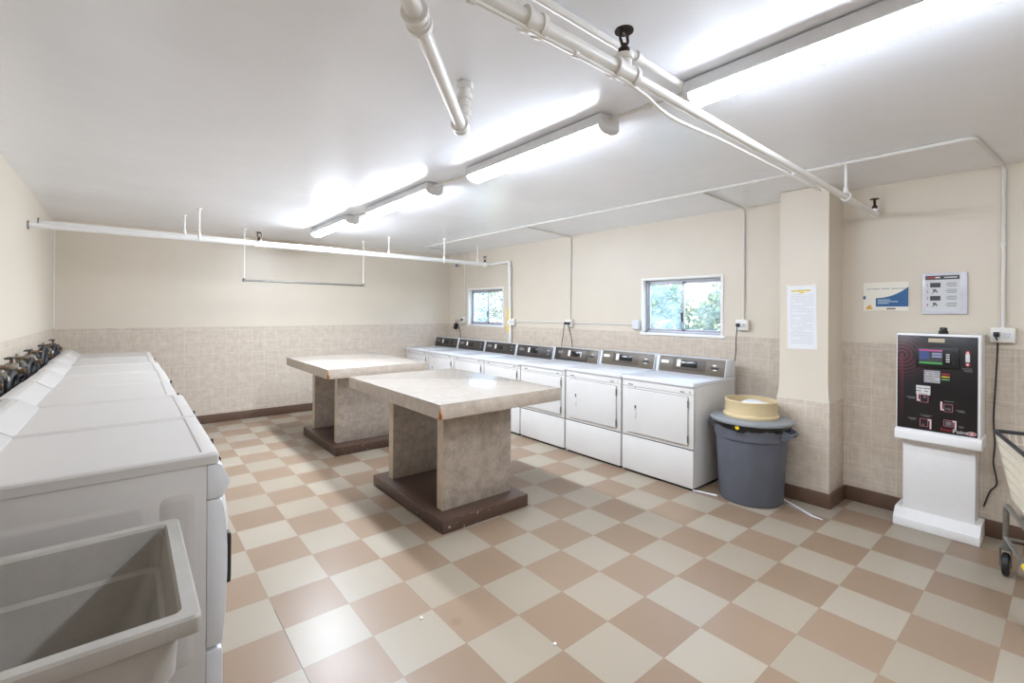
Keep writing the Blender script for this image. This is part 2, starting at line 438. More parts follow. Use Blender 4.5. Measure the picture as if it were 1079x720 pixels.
# windows
for i, (a, b) in enumerate(W):
    m = MB(); t = .02
    m.box(X1-.014, a-t, WT-.005, X1+.10, b+t, WT+t, .003); m.box(X1-.022, a-t-.02, WB-t, X1+.10, b+t+.01, WB+.005, .003)
    m.box(X1-.014, a-t, WB, X1+.10, a+.006, WT, .003); m.box(X1-.014, b-.006, WB, X1+.10, b+t, WT, .003)
    w = struct(m.build('window_%d' % (i+1), M_sillpaint))
    m = MB(); f = .030; xa, xb = X1+.045, X1+.105
    m.box(xa, a, WT-f, xb, b, WT, .002); m.box(xa, a, WB, xb, b, WB+f, .002); m.box(xa, a, WB, xb, a+f, WT, .002); m.box(xa, b-f, WB, xb, b, WT, .002)
    m.build('frame', M_alu, w)
    mid = (a+b)/2
    for (p, q, xs, gm, nm) in ((a+f, mid+.012, X1+.078, M_glass, 'sash'), (mid-.018, b-f, X1+.062, M_screen, 'sash')):
        m = MB(); s = .022
        m.box(xs-.008, p, WB+f, xs+.008, q, WB+f+s, .002); m.box(xs-.008, p, WT-f-s, xs+.008, q, WT-f, .002)
        m.box(xs-.008, p, WB+f, xs+.008, p+s, WT-f, .002); m.box(xs-.008, q-s, WB+f, xs+.008, q, WT-f, .002)
        sa = m.build(nm, M_alu, w)
        MB().box(xs-.002, p+s, WB+f+s, xs+.002, q-s, WT-f-s).build('pane', gm, sa)
    MB().box(X1+.044, mid-.004, WB+.13, X1+.056, mid+.012, WB+.23, .003).build('latch', M_black, w)

# ------------------------------------------------------------------ ceiling lights
FIXT = [(1.83, -.15, 1.07), (1.80, 1.49, 2.685), (1.765, 3.154, 4.349), (1.73, 4.772, 5.948)]
LL = ['lit fluorescent ceiling light nearest the camera, running out of frame at top right',
      'second lit fluorescent ceiling light, above the nearer folding table',
      'third fluorescent ceiling light from the front, between two joined fixtures',
      'smallest-looking fluorescent ceiling light, the last one toward the back wall']
def halfround(w, d, z, k=14, e=.9):
    return [(w*math.cos(PI*i/k), z-d*(math.sin(PI*i/k))**e) for i in range(k+1)]
first = None; LIGHTS = []
for (x, y0, y1), lab in zip(FIXT, LL):
    ln = y1-y0
    if first is None:
        first = r = thing('ceiling_light', (x+.06, y0, CZ), lab, 'ceiling light', 'fluorescent lights in a line on the ceiling')
        m = MB(); m.box(-.072, 0, -.0605, .072, ln, -.008, .003); m.box(-.03, .1, -.006, .03, .25, 0); m.box(-.03, ln-.25, -.006, .03, ln-.1, 0)
        m.build('housing', M_fix, r)
        MB().prism(halfround(.064, .036, -.058), 'y', .022, ln-.022).build('diffuser', M_lens, r, 60)
        for a, b in ((0, .022), (ln-.022, ln)):
            MB().prism(halfround(.073, .044, -.054, e=.8), 'y', a, b, .002).build('end_cap', M_fix, r, 40)
    else:
        r = copy_tree(first, lens={1: None, 2: M_lensC, 3: M_lensD}[len(LIGHTS)]); r.location = (x+.06, y0, CZ); r.scale = (1, ln/1.22, 1); tag(r, lab, 'ceiling light')
    LIGHTS.append(r)
r = copy_tree(first); r.location = (1.92, -1.95, CZ); tag(r, 'added fluorescent ceiling light, unseen behind the camera, brightening the near room', 'ceiling light')  # extra unseen fixture, added to light the near end of the room
for ch in LIGHTS[0].children:
    if ch.name.startswith('diffuser'): ch.data = ch.data.copy(); ch.data.materials[0] = M_lensA
# a conduit joins the fixtures end to end
def conduit(name, pts, r, label, m=M_conduit, cat='conduit', coup=(), cr=1.5, group=None, smooth=0):
    o = thing(name, pts[0], label, cat, group); p0 = Vector(pts[0])
    MB().tube([Vector(p)-p0 for p in pts], r, 10, smooth).build('pipe', m, o)
    for c in coup:
        c, d = Vector(c[0])-p0, Vector(c[1])*.016
        MB().tube([c-d, c+d], r*cr, 12).build('coupling', m, o)
    return o
for i in range(3):
    (xa, _, ya), (xb, yb, _) = FIXT[i], FIXT[i+1]
    zc = CZ-.024
    conduit('light_conduit', [(xa+.06, ya, zc), (xb+.06, yb, zc)], .009,
            ['short conduit joining nearest ceiling light to the second', 'short conduit joining second and third ceiling lights', 'short conduit between the two farthest ceiling lights'][i],
            coup=[((xa+.06, ya+.06, zc), (0, 1, 0)), (((xa+xb)/2+.06, (ya+yb)/2, zc), (0, 1, 0))], group='conduits between the ceiling lights')

# ------------------------------------------------------------------ pipes
def bend(a, b, c, r, k=5):
    a, b, c = map(Vector, (a, b, c)); p = b+(a-b).normalized()*r; q = b+(c-b).normalized()*r
    return [(p*(1-t)**2+b*2*t*(1-t)+q*t*t) for t in [i/k for i in range(k+1)]]
def path(pts, r):
    out = [Vector(pts[0])]
    for i in range(1, len(pts)-1): out += bend(pts[i-1], pts[i], pts[i+1], r)
    out.append(Vector(pts[-1])); return out
def sprinkler(parent, loc, m=M_copper, s=1.):
    x, y, z = loc; m_ = MB()
    m_.lathe([(0, z), (.016*s, z), (.016*s, z+.02*s), (.010*s, z+.025*s), (.008*s, z+.034*s), (0, z+.034*s)], (x, y, 0), 14)
    for sg in (-1, 1): m_.tube([(x+sg*.008*s, y, z+.03*s), (x+sg*.017*s, y, z+.045*s), (x+sg*.014*s, y, z+.062*s), (x, y, z+.07*s)], .0042*s, 6)
    m_.lathe([(0, z+.068*s), (.026*s, z+.068*s), (.026*s, z+.072*s), (0, z+.074*s)], (x, y, 0), 16)
    return m_.build('sprinkler_head', m, parent)
def hanger(parent, x, y, z, r, axis='x', m=M_pipe):
    h = MB(); h.tube([(x, y, z+r+.02), (x, y, CZ)], .0065, 8)
    n = 14; ring = []
    for i in range(n+1):
        a = 2*PI*i/n
        ring.append((x, y+(r+.004)*math.sin(a), z+(r+.004)*math.cos(a)) if axis == 'x' else (x+(r+.004)*math.sin(a), y, z+(r+.004)*math.cos(a)))
    h.tube(ring, .0045, 6); h.lathe([(.014, z+r+.012), (.012, z+r+.04), (0, z+r+.042)], (x, y, 0), 10); h.lathe([(0, CZ-.012), (.018, CZ-.01), (.022, CZ), (0, CZ)], (x, y, 0), 12)
    return h.build('hanger', m, parent)
def fitting(parent, p, d, r, ln, m=M_pipe, name='tee_fitting', branch=None):
    p, d = Vector(p), Vector(d).normalized(); h = MB()
    h.tube([p-d*ln/2, p+d*ln/2], r*1.25, 16)
    for s in (-1, 1): h.tube([p+d*s*ln/2-d*.008, p+d*s*ln/2+d*.008], r*1.5, 16)
    if branch is not None:
        b = Vector(branch); h.tube([p, p+b], r*1.1, 14); h.tube([p+b*.75, p+b*1.05], r*1.35, 14)
    return h.build(name, m, parent)

zm, ym = 2.25, .93
o = thing('sprinkler_pipe', (X0, ym, zm), 'thick white sprinkler pipe crossing the ceiling in front, ending beside the column', 'pipe')
def rel(o, p): return Vector(p)-Vector(o.location)
MB().tube([rel(o, (X0, ym-.02, zm)), rel(o, (1.21, ym-.014, zm))], .022, 16).build('pipe', M_pipe, o)
MB().tube([rel(o, (1.21, ym-.014, zm)), rel(o, (4.40, ym+.05, zm))], .018, 16).build('pipe', M_pipe, o)
fitting(o, rel(o, (.82, ym-.015, zm)), (1, 0, 0), .022, .05, name='coupling')
fitting(o, rel(o, (1.21, ym-.014, zm)), (1, 0, 0), .022, .09, branch=(0, 0, .05))
sprinkler(o, rel(o, (1.21, ym-.014, zm+.05)), s=1.15)
fitting(o, rel(o, (4.39, ym+.05, zm)), (1, 0, 0), .017, .03, name='end_elbow', branch=(0, 0, .035))
sprinkler(o, rel(o, (4.39, ym+.05, zm+.035)), s=1.1)
h = MB(); x, y = 3.62, ym+.032
h.tube([rel(o, (x, y, zm+.045)), rel(o, (x, y, CZ))], .008, 8)
h.tube([rel(o, (x, y+.026*math.sin(a), zm+.026*math.cos(a)+.004)) for a in [2*PI*i/14 for i in range(15)]], .006, 6)
p_ = rel(o, (x, y, 0)); h.lathe([(.017, zm+.028-o.location.z), (.012, zm+.06-o.location.z), (0, zm+.062-o.location.z)], (p_.x, p_.y, 0), 10)
h.build('hanger', M_pipe, o)
# thin cable strapped under the front sprinkler pipe
cb = MB().tube([rel(o, p) for p in [(X0, ym-.03, zm-.030), (1.0, ym-.02, zm-.028), (1.3, ym-.01, zm-.032), (1.55, ym+.02, zm-.045), (2.0, ym+.03, zm-.03), (3.2, ym+.05, zm-.024), (3.45, 1.28, CZ-.016)]], .006, 8, 6).build('cable', M_pipe, o)
cb['label'] = 'thin white cable under the pipe'
for x in (.62, .98): MB().tube([rel(o, (x-.008, ym-.021, zm-.029)), rel(o, (x+.008, ym-.021, zm-.029))], .010, 10).build('cable_clip', M_pipe, cb)
# diagonal branch with an elbow that rises into the ceiling
zb = 2.27
o = thing('sprinkler_branch_pipe', (.40, ym-.017, zb), 'short thick white pipe slanting across top centre with a riser into the ceiling', 'pipe')
e = rel(o, (1.11, 1.69, zb)); s0 = Vector((.0, .0, 0))
MB().tube(path([s0, e, e+Vector((.012, .0, CZ-zb))], .045), .0245, 16).build('pipe', M_pipe, o)
d = e.normalized()
fitting(o, e*.27, d, .0245, .05, name='coupling'); fitting(o, e*.955, d, .0245, .03, name='coupling')
h = MB()
for k, rr in ((.075, .034), (.11, .031), (.145, .034), (.19, .036)): h.tube([e+Vector((.012*k/.2, 0, k-.012)), e+Vector((.012*k/.2, 0, k+.012))], rr, 16)
h.build('riser_collar', M_pipe, o)
h = MB(); p = e*.27; h.tube([p+Vector((0, 0, .01)), p+Vector((0, 0, CZ-zb))], .007, 8)
side = d.cross(Vector((0, 0, 1)))
h.tube([p+(side*math.sin(a)+Vector((0, 0, 1))*math.cos(a))*.031 for a in [2*PI*i/14 for i in range(15)]], .005, 6)
h.build('hanger', M_pipe, o)
# raceway on the ceiling, parallel to the front pipe
conduit('ceiling_conduit', [(X0, 1.05, CZ-.016), (1.84, 1.075, CZ-.016)], .014, 'white conduit on the ceiling running to the end of the nearest light', M_pipe, coup=[((1.5, 1.07, CZ-.016), (1, 0, 0))])

# pair of pipes in front of the back wall
zA = 2.17
o = thing('sprinkler_pipe', (X0, 5.47, zA), 'long white sprinkler pipe along the back of the room, lower one of the pair', 'pipe')
def yA(x): return 5.47+.07*(x-X0)/4.69
MB().tube([rel(o, (X0, yA(X0), zA)), rel(o, (4.06, yA(4.06), zA))], .020, 14).build('pipe', M_pipe, o)
MB().lathe([(.021, 0), (.04, 0), (.036, .008), (.021, .009)], (0, 0, 0), 18, 'x').build('wall_flange', M_steel, o)
fitting(o, rel(o, (1.07, yA(1.07), zA)), (1, 0, 0), .021, .09, branch=(0, 0, .04)); sprinkler(o, rel(o, (1.07, yA(1.07), zA+.04)), M_copper, 1.3)
fitting(o, rel(o, (4.05, yA(4.05), zA)), (1, 0, 0), .02, .03, name='end_elbow', branch=(0, 0, .03)); sprinkler(o, rel(o, (4.05, yA(4.05), zA+.03)), M_copper, 1.2)
def rel_hanger(o, x, y, z, r):
    L = o.location; h = MB()
    h.tube([rel(o, (x, y, z+r+.01)), rel(o, (x, y, CZ))], .0075, 8)
    h.tube([rel(o, (x, y+(r+.004)*math.sin(a), z+(r+.004)*math.cos(a))) for a in [2*PI*i/14 for i in range(15)]], .006, 6)
    p = rel(o, (x, y, 0)); h.lathe([(.016, z+r-L.z), (.014, z+r+.04-L.z), (0, z+r+.042-L.z)], (p.x, p.y, 0), 10); h.lathe([(0, CZ-.012-L.z), (.018, CZ-.01-L.z), (.022, CZ-L.z), (0, CZ-L.z)], (p.x, p.y, 0), 12)
    h.build('hanger', M_pipe, o)
for x in (.54, 3.35): rel_hanger(o, x, yA(x), zA, .02)
o = thing('sprinkler_pipe', (X0, 6.03, 2.275), 'long white sprinkler pipe nearer the back wall, turning down past the far window', 'pipe')
B = [(X0, 6.03, 2.275), (4.425, 5.86, 2.222), (4.43, 5.43, 2.235), (4.43, 5.40, .93)]
MB().tube([rel(o, p) for p in path(B, .04)], .0195, 14).build('pipe', M_pipe, o)
fitting(o, rel(o, (4.43, 5.425, 2.115)), (0, 0, 1), .02, .05, name='coupling')
MB().lathe([(.02, 0), (.04, 0), (.036, .008), (.02, .009)], (0, 0, 0), 18, 'x').build('wall_flange', M_steel, o)
def yB(x): return 6.03-.17*(x-X0)/5.06
for x in (.46, 2.72, 4.15): rel_hanger(o, x, yB(x), 2.275-.053*(x-X0)/5.06, .0195)

# wall and ceiling conduits on the right
XC, ZC = 3.52, CZ-.013
conduit('ceiling_conduit', path([(XC, 6.38, ZC), (XC, 4.05, ZC), (3.585, 1.52, ZC), (3.60, .36, ZC), (4.452, .305, ZC), (4.452, .305, 1.40)], .05), .0105,
        'long thin conduit along the right ceiling, dropping to the outlet by the payment kiosk', coup=[((XC, 4.05, ZC), (0, 1, 0)), ((3.585, 1.52, ZC), (0, 1, 0)), ((3.59, 1.0, ZC), (0, 1, 0)), ((4.452, .305, 1.95), (0, 0, 1))])
conduit('wall_conduit', path([(XC, 4.06, ZC), (4.455, 4.20, ZC), (4.455, 4.205, 1.37)], .05), .009, 'conduit dropping down the wall midway between the two windows', group=None)
conduit('wall_conduit', path([(3.60, 1.94, ZC), (4.455, 1.985, ZC), (4.455, 1.985, 1.41)], .06), .009, 'conduit dropping down the wall just left of the column')
conduit('wall_conduit', path([(XC, 6.38, ZC), (4.455, 6.67, ZC), (4.455, 6.675, 1.37)], .05), .009, 'conduit dropping down the wall left of the far window')
conduit('wall_conduit', [(4.455, 5.33, 1.335), (4.455, 3.19, 1.345)], .0075, 'thin horizontal conduit along the top edge of the right wainscot')
o = thing('wall_outlet', (X1-.006, 3.17, 1.345), 'blank white switch box left of the nearer window', 'outlet box')
MB().box(-.045, -.045, -.052, .0, .045, .052, .006).build('box', M_plastic, o); MB().box(-.049, -.038, -.046, -.045, .038, .046, .002).build('cover_plate', M_plastic, o)

def outlet(y, z, label, w=.115, hgt=.10, slots=True, m=M_label):
    o = thing('wall_outlet', (X1-.006, y, z), label, 'outlet', 'surface outlet boxes on the right wall')
    MB().box(-.042, -w/2, -hgt/2, 0, w/2, hgt/2, .006).build('box', m, o)
    MB().box(-.046, -w/2+.006, -hgt/2+.006, -.042, w/2-.006, hgt/2-.006, .0015).build('cover_plate', m, o)
    for dy in (-.026, .026):
        rc = MB().box(-.049, dy-.017, -.021, -.045, dy+.017, .021, .003).build('receptacle', M_plastic, o)
        s = MB()
        for q in (-.006, .006): s.box(-.0498, dy+q-.0014, .002, -.0485, dy+q+.0014, .012)
        s.box(-.0498, dy-.002, -.012, -.0485, dy+.002, -.007); s.build('socket_slot', M_black, rc)
    return o
outlet(.305, 1.352, 'cream double outlet on the wall right of the payment kiosk', .118, .10)
outlet(1.985, 1.372, 'double outlet above the grey trash can')
outlet(4.205, 1.335, 'double outlet midway between the windows with two plugs in it')
outlet(5.365, 1.325, 'double outlet beside the yellow-marked downpipe at far window')
outlet(6.675, 1.335, 'outlet left of the far window near back corner', .06, .11)
xo = X1-.006-.048
CORDS = [('kiosk', [(xo-.02, .332, 1.35), (xo-.03, .331, 1.33), (4.435, .328, 1.29), (4.44, .335, 1.06), (4.44, .345, .80), (4.44, .338, .63), (4.44, .344, .50), (4.44, .328, .37), (4.44, .360, .305), (4.435, .388, .20)], (xo, .331, 1.357)),
 (0, [(xo-.02, 2.01, 1.372), (xo-.035, 2.008, 1.35), (4.41, 2.03, 1.25), (4.42, 2.04, 1.10), (4.42, 2.065, .9), (4.42, 2.06, .72), (4.42, 2.04, .45)], (xo, 2.011, 1.372)),
 (3, [(xo-.02, 4.231, 1.335), (xo-.03, 4.24, 1.31), (4.41, 4.285, 1.18), (4.41, 4.31, 1.05), (4.41, 4.31, .9)], (xo, 4.231, 1.335)),
 (2, [(xo-.02, 4.179, 1.335), (xo-.03, 4.17, 1.31), (4.41, 4.15, 1.20), (4.41, 4.12, 1.05), (4.41, 4.11, .9)], (xo, 4.179, 1.335)),
 (6, [(xo-.02, 6.68, 1.335), (xo-.03, 6.72, 1.33), (4.40, 6.80, 1.30), (4.41, 6.83, 1.22), (4.41, 6.74, 1.15), (4.41, 6.72, .95)], (xo, 6.675, 1.335))]
def add_cords(key, parent):
    for k, pts, plug in CORDS:
        if k != key: continue
        p0 = Vector(parent.location)
        c = MB().tube([Vector(p)-p0 for p in pts], .0045, 8, 6).build('power_cord', M_rubber, parent); c['label'] = 'black power cord'
        x, y, z = Vector(plug)-p0
        MB().box(x-.034, y-.014, z-.016, x, y+.014, z+.016, .006).build('plug', M_black, c)
o = thing('power_adapter', (4.425, 6.90, 1.22), 'black power adapter on the wall in the far right corner', 'adapter')
MB().box(-.03, -.03, -.05, .03, .03, .05, .008, rot=Matrix.Rotation(.5, 3, 'X')).build('body', M_black, o); MB().tube([(0, 0, .04), (-.01, -.03, .12)], .004, 6).build('cable', M_rubber, o)
o = thing('marker_strip', (4.442, 5.468, 1.17), 'yellow plastic strip fixed beside the downpipe at the far window', 'marker strip')
MB().tube([(0, 0, .175), (0, -.001, .37)], .017, 10).build('sleeve', M_yellow, o); MB().tube([(0, .002, 0), (0, .001, .12)], .017, 10).build('sleeve', M_yellow, o)
MB().box(-.012, -.016, .115, .012, .016, .18, .003).build('bracket', M_label, o); MB().tube([(0, .002, 0), (0, .0, -.15)], .007, 8).build('tail', M_pipe, o)
o = thing('security_camera', (4.40, 6.84, 2.27), 'small white security camera high in the far right corner', 'camera', rz=.9)
MB().tube([(.06, 0, .03), (.02, 0, .02), (0, 0, 0)], .012, 10, 4).build('mount', M_plastic, o)
MB().lathe([(0, -.11), (.026, -.11), (.030, -.10), (.030, 0), (.024, .02), (0, .02)], (0, 0, -.005), 18, 'x').build('body', M_plastic, o)
MB().lathe([(0, -.116), (.021, -.115), (.023, -.108), (0, -.108)], (0, 0, -.005), 16, 'x').build('lens', M_black, o)
# hanging clothes rail by the back wall
o = thing('hanging_rail', (1.10, 6.5, 1.845), 'thin dark steel clothes rail hung from ceiling before the back wall', 'clothes rail')
MB().tube([(0, 0, 0), (1.50, .01, -.005)], .012, 12).build('bar', M_steel, o)
for x in (0, 1.5):
    MB().tube([(x, 0, 0), (x, 0, CZ-1.845)], .0065, 8).build('drop_rod', M_conduit, o)
    MB().lathe([(0, -.02), (.019, -.018), (.019, .018), (.012, .026), (0, .026)], (x, 0, 0), 12).build('elbow', M_steel, o)
    MB().lathe([(0, CZ-1.845-.01), (.03, CZ-1.845-.008), (.032, CZ-1.845), (0, CZ-1.845)], (x, 0, 0), 14).build('ceiling_flange', M_conduit, o)

# ------------------------------------------------------------------ washers
WP, WW, WH = .698, .690, 1.0
WY0 = 1.87
def make_washer():
    r = thing('washing_machine', (0, WY0, 0), '', 'washing machine', 'white washers in a row along the left wall')
    x0, x1 = -.470, .207
    MB().box(x0, .004, .03, x1, WW-.004, .962, .004).build('cabinet', M_white, r)
    # soft pressed relief on the side
    for (a, b, c, d, dep) in ((-.38, .30, .055, .88, .006), (.075, .30, .175, .88, .004)):
        L = []
        for ins, y in ((0, .0045), (.006, .0035), (.016, .004-dep*.75), (.026, .004-dep)):
            L.append([(q[0], y, q[1]) for q in rrect(a+ins, b+ins, c-ins, d-ins, 0, .030-ins*.6)])
        MB().loops(L).build('side_relief', M_white, r, 20)
    # lid with a shallow pan pressed into it
    L = [rrect(x0+.01, 0, .242, WW, .962, .012), rrect(x0+.01, 0, .242, WW, .990, .012), rrect(x0+.014, .004, .238, WW-.004, .997, .012), rrect(x0+.022, .012, .230, WW-.012, WH, .012),
         rrect(x0+.03, .022, .195, WW-.022, WH, .016), rrect(x0+.034, .026, .190, WW-.026, WH-.0035, .016)]
    MB().loops(L).build('lid', M_white, r, 20)
    m = MB(); m.prism([(-.470, .96), (-.470, 1.035), (-.462, 1.05), (-.425, 1.052), (-.405, 1.046), (-.345, 1.004), (-.335, .998), (-.335, .96)], 'y', .004, WW-.004, .003)
    m.build('rear_console', M_white, r, 30)
    # curved control fascia
    prof = [(.207, .958), (.240, .958), (.252, .950), (.266, .915), (.274, .895), (.270, .878), (.258, .850), (.250, .840), (.207, .840)]
    cp = MB().prism(prof, 'y', .004, WW-.004, .002).build('control_panel', M_plastic, r, 40)
    kb = MB(); kb.lathe([(0, .0), (.013, .0), (.012, .016), (0, .017)], (.262, WW*.66, .928), 18, 'x'); kb.build('control_knob', M_black, cp)
    MB().box(.262, WW*.3, .885, .2735, WW*.55, .925, .002).build('display', M_display, cp)
    # front panel bulging round the porthole
    prof = [(.207, .335), (.252, .335), (.258, .36), (.264, .45), (.268, .58), (.268, .66), (.264, .76), (.256, .815), (.248, .836), (.207, .836)]
    fp = MB().prism(prof, 'y', .004, WW-.004, .003).build('front_panel', M_plastic, r, 40)
    dr = MB().lathe([(.0, .268), (.15, .268), (.165, .284), (.20, .292), (.215, .284), (.220, .26)], (0, WW/2, .60), 36, 'x').build('door', M_white, r)
    MB().lathe([(0, .285), (.10, .283), (.148, .272)], (0, WW/2, .60), 32, 'x').build('porthole_glass', M_display, dr)
    dh = MB().box(.270, .075, .50, .290, .115, .68, .006).build('door_handle', M_black, dr)
    MB().box(.2885, .083, .515, .2915, .107, .665, .002).build('grip_recess', M_black, dh)
    MB().prism([(.207, .035), (.250, .035), (.256, .06), (.256, .30), (.252, .322), (.207, .322)], 'y', .004, WW-.004, .003).build('lower_panel', M_plastic, r, 40)
    for x in (x0+.06, .15):
        for y in (.07, WW-.07): MB().lathe([(0, 0), (.022, 0), (.022, .012), (.012, .014), (.012, .032), (0, .032)], (x, y, 0), 14).build('foot', M_black, r)
    return r
WL = ['white washing machine nearest the camera, its side facing the grey utility sink',
      'second white washing machine counted from the utility sink', 'third white washing machine counted from the utility sink',
      'middle white washing machine, fourth from the utility sink', 'fifth white washing machine counted from the utility sink',
      'second-last white washing machine, one away from the back wall', 'farthest white washing machine, last of row toward the back wall']
WOFF = [.004, .004, -.018, -.014, -.022, -.038, -.04]
w0 = make_washer()
for i in range(7):
    w = w0 if i == 0 else copy_tree(w0)
    w.location = (WOFF[i], WY0+i*WP, 0); tag(w, WL[i], 'washing machine')

# water supply behind the washers: taps on a wall pipe and looping hoses
def make_tap():
    r = thing('water_tap', (0, 0, 0), '', 'tap', 'water taps on the wall behind the washers')
    m = MB(); m.tube([(0, 0, 0), (.09, 0, 0)], .016, 12); m.lathe([(.012, 0), (.035, 0), (.032, .008), (.012, .01)], (0, 0, 0), 16, 'x')
    m.lathe([(0, .04), (.022, .04), (.026, .055), (.026, .085), (.018, .10), (0, .10)], (0, 0, 0), 14, 'x'); m.tube([(.07, 0, 0), (.105, 0, -.02), (.115, 0, -.05)], .014, 10)
    m.build('body', M_grime, r, 45)
    MB().tube([(.07, 0, .01), (.07, 0, .055)], .008, 8).build('spindle', M_rust, r)
    MB().box(.045, -.075, .052, .085, .03, .062, .004).build('lever_handle', M_black, r)
    MB().lathe([(.016, .10), (.020, .105), (.020, .13), (.014, .135)], (0, 0, -.03), 12, 'x').build('hose_nut', M_rust, r)
    return r
def make_valve():
    r = thing('gate_valve', (0, 0, 0), '', 'valve', 'round-handled valves on the wall behind the washers')
    m = MB(); m.tube([(0, 0, 0), (.085, 0, 0)], .014, 12); m.lathe([(0, .03), (.024, .03), (.028, .05), (.024, .08), (0, .08)], (0, 0, 0), 14, 'x'); m.tube([(.055, 0, 0), (.055, 0, .05)], .010, 10)
    m.build('body', M_grime, r, 45)
    m = MB(); m.tube([(.055+.032*math.cos(a), .032*math.sin(a), .055) for a in [2*PI*i/16 for i in range(17)]], .0065, 8); m.tube([(.025, 0, .055), (.085, 0, .055)], .005, 6); m.tube([(.055, -.03, .055), (.055, .03, .055)], .005, 6)
    m.build('handwheel', M_rust, r)
    MB().tube([(.075, 0, 0), (.085, 0, -.005), (.087, 0, -.06)], .012, 10).build('outlet_elbow', M_steel, r)
    return r
tap0 = valve0 = None
ORD = ['nearest washer', 'second washer', 'third washer', 'fourth washer', 'fifth washer', 'second-last washer', 'farthest washer']
o = thing('water_pipe', (X0+.035, 1.9, .98), 'grimy supply pipe running along the wall behind the washers', 'pipe')
MB().tube([(0, 0, 0), (0, 5.1, 0)], .014, 12).build('pipe', M_grime, o)
for i in range(7):
    y = WY0+i*WP+.26
    zt = 1.12+.015*random.uniform(-1, 1)
    t_ = make_tap() if i == 0 else copy_tree(tap0)
    if i == 0: tap0 = t_
    t_.location = (X0+.006, y+.03, zt); tag(t_, 'black-levered water tap on the left wall behind the %s' % ORD[i], 'tap')
    v_ = make_valve() if i == 0 else copy_tree(valve0)
    if i == 0: valve0 = v_
    v_.location = (X0+.006, y-.215, zt-.035); tag(v_, 'rusty round-handled valve on the left wall behind the %s' % ORD[i], 'valve')
    # supply hoses, each looping up over the console and down behind the machine
    xa = X0+.085
    for k, (yy, lab) in enumerate(((y+.03, 'tap'), (y-.205, 'round valve'))):
        z0 = zt-.075-.03*(i % 2) if k == 0 else zt-.105+.02*(i % 3)
        h = thing('washer_hose', (xa, yy, z0), 'black rubber hose from the %s behind the %s' % (lab, ORD[i]), 'hose', 'black hoses behind the washers')
        e_ = random.uniform(-.02, .02)+(.02 if k else -.005)
        MB().tube([(0, 0, 0), (.0, .01, -.04), (.006, .05, -.075), (.01, .11, -.06), (.014, .16, .0), (.014, .165, .04+e_), (.014, .12, .072+e_), (.010, .05, .068+e_), (.004, -.015, .02), (.004, -.03, -.12), (.004, -.03, -.35), (.004, -.03, .03-z0)], .0185, 10, 5).build('hose', M_rubber, h)
        MB().tube([(0, 0, .02), (0, 0, -.02)], .021, 12).build('collar', M_grime if k else M_steel, h)
    # fat drain hose
    h = thing('drain_hose', (xa-.012, y+.245, .98), 'thick dark drain hose arching behind the %s' % ORD[i], 'hose', 'thick drain hoses behind the washers')
    MB().tube([(.02, .0, -.97), (.02, .0, -.5), (.02, .0, -.1), (.012, .01, .0), (.0, .05, .085), (-.006, .12, .115), (-.012, .19, .06), (-.012, .20, -.05), (-.012, .20, -.3)], .022, 12, 5).build('hose', M_rubber, h)

# ------------------------------------------------------------------ utility sink
SX0, SX1, SY0, SY1, SZ = -.612, .120, 1.150, 1.722, .86
o = thing('utility_sink', ((SX0+SX1)/2, (SY0+SY1)/2, 0), 'speckled grey laundry sink with wide rim in the left foreground', 'sink')
hx, hy = (SX1-SX0)/2, (SY1-SY0)/2
def rr(ix, iy, z, r): return rrect(-hx+ix, -hy+iy, hx-ix, hy-iy, z, r)
L = [rr(.060, .055, .50, .05), rr(.052, .047, .66, .05), rr(.048, .044, .70, .05), rr(.036, .034, .715, .05), rr(.032, .030, .80, .05), rr(.028, .026, .822, .04),
     rr(0, 0, .822, .012), rr(-.002, -.002, .826, .012), rr(-.002, -.002, .854, .012), rr(.002, .002, .86, .012), rr(.029, .029, .86, .016), rr(.035, .035, .853, .018),
     rr(.041, .041, .80, .026), rr(.046, .045, .752, .030), rr(.056, .054, .742, .034), rr(.060, .058, .70, .045), rr(.085, .085, .54, .08), rr(.13, .13, .52, .08)]
MB().loops(L).build('basin', M_sink, o, 32)
MB().lathe([(0, .524), (.03, .5235), (.042, .526), (.045, .522), (.03, .515), (0, .515)], (0, 0, 0), 24).build('drain', M_chrome, o)
MB().tube([(0, 0, .5), (0, 0, .30), (0, .05, .24), (0, .13, .26), (-.05, .22, .30), (-.05, .28, .30)], .022, 12, 4).build('drain_trap', M_plastic, o)
for sx in (-1, 1):
    for sy in (-1, 1):
        MB().prism([(sx*(hx-.07), sy*(hy-.065)), (sx*(hx-.12), sy*(hy-.065)), (sx*(hx-.12), sy*(hy-.075)), (sx*(hx-.08), sy*(hy-.075)), (sx*(hx-.08), sy*(hy-.115)), (sx*(hx-.07), sy*(hy-.115))], 'z', 0, .60, .001).build('leg', M_galv, o)

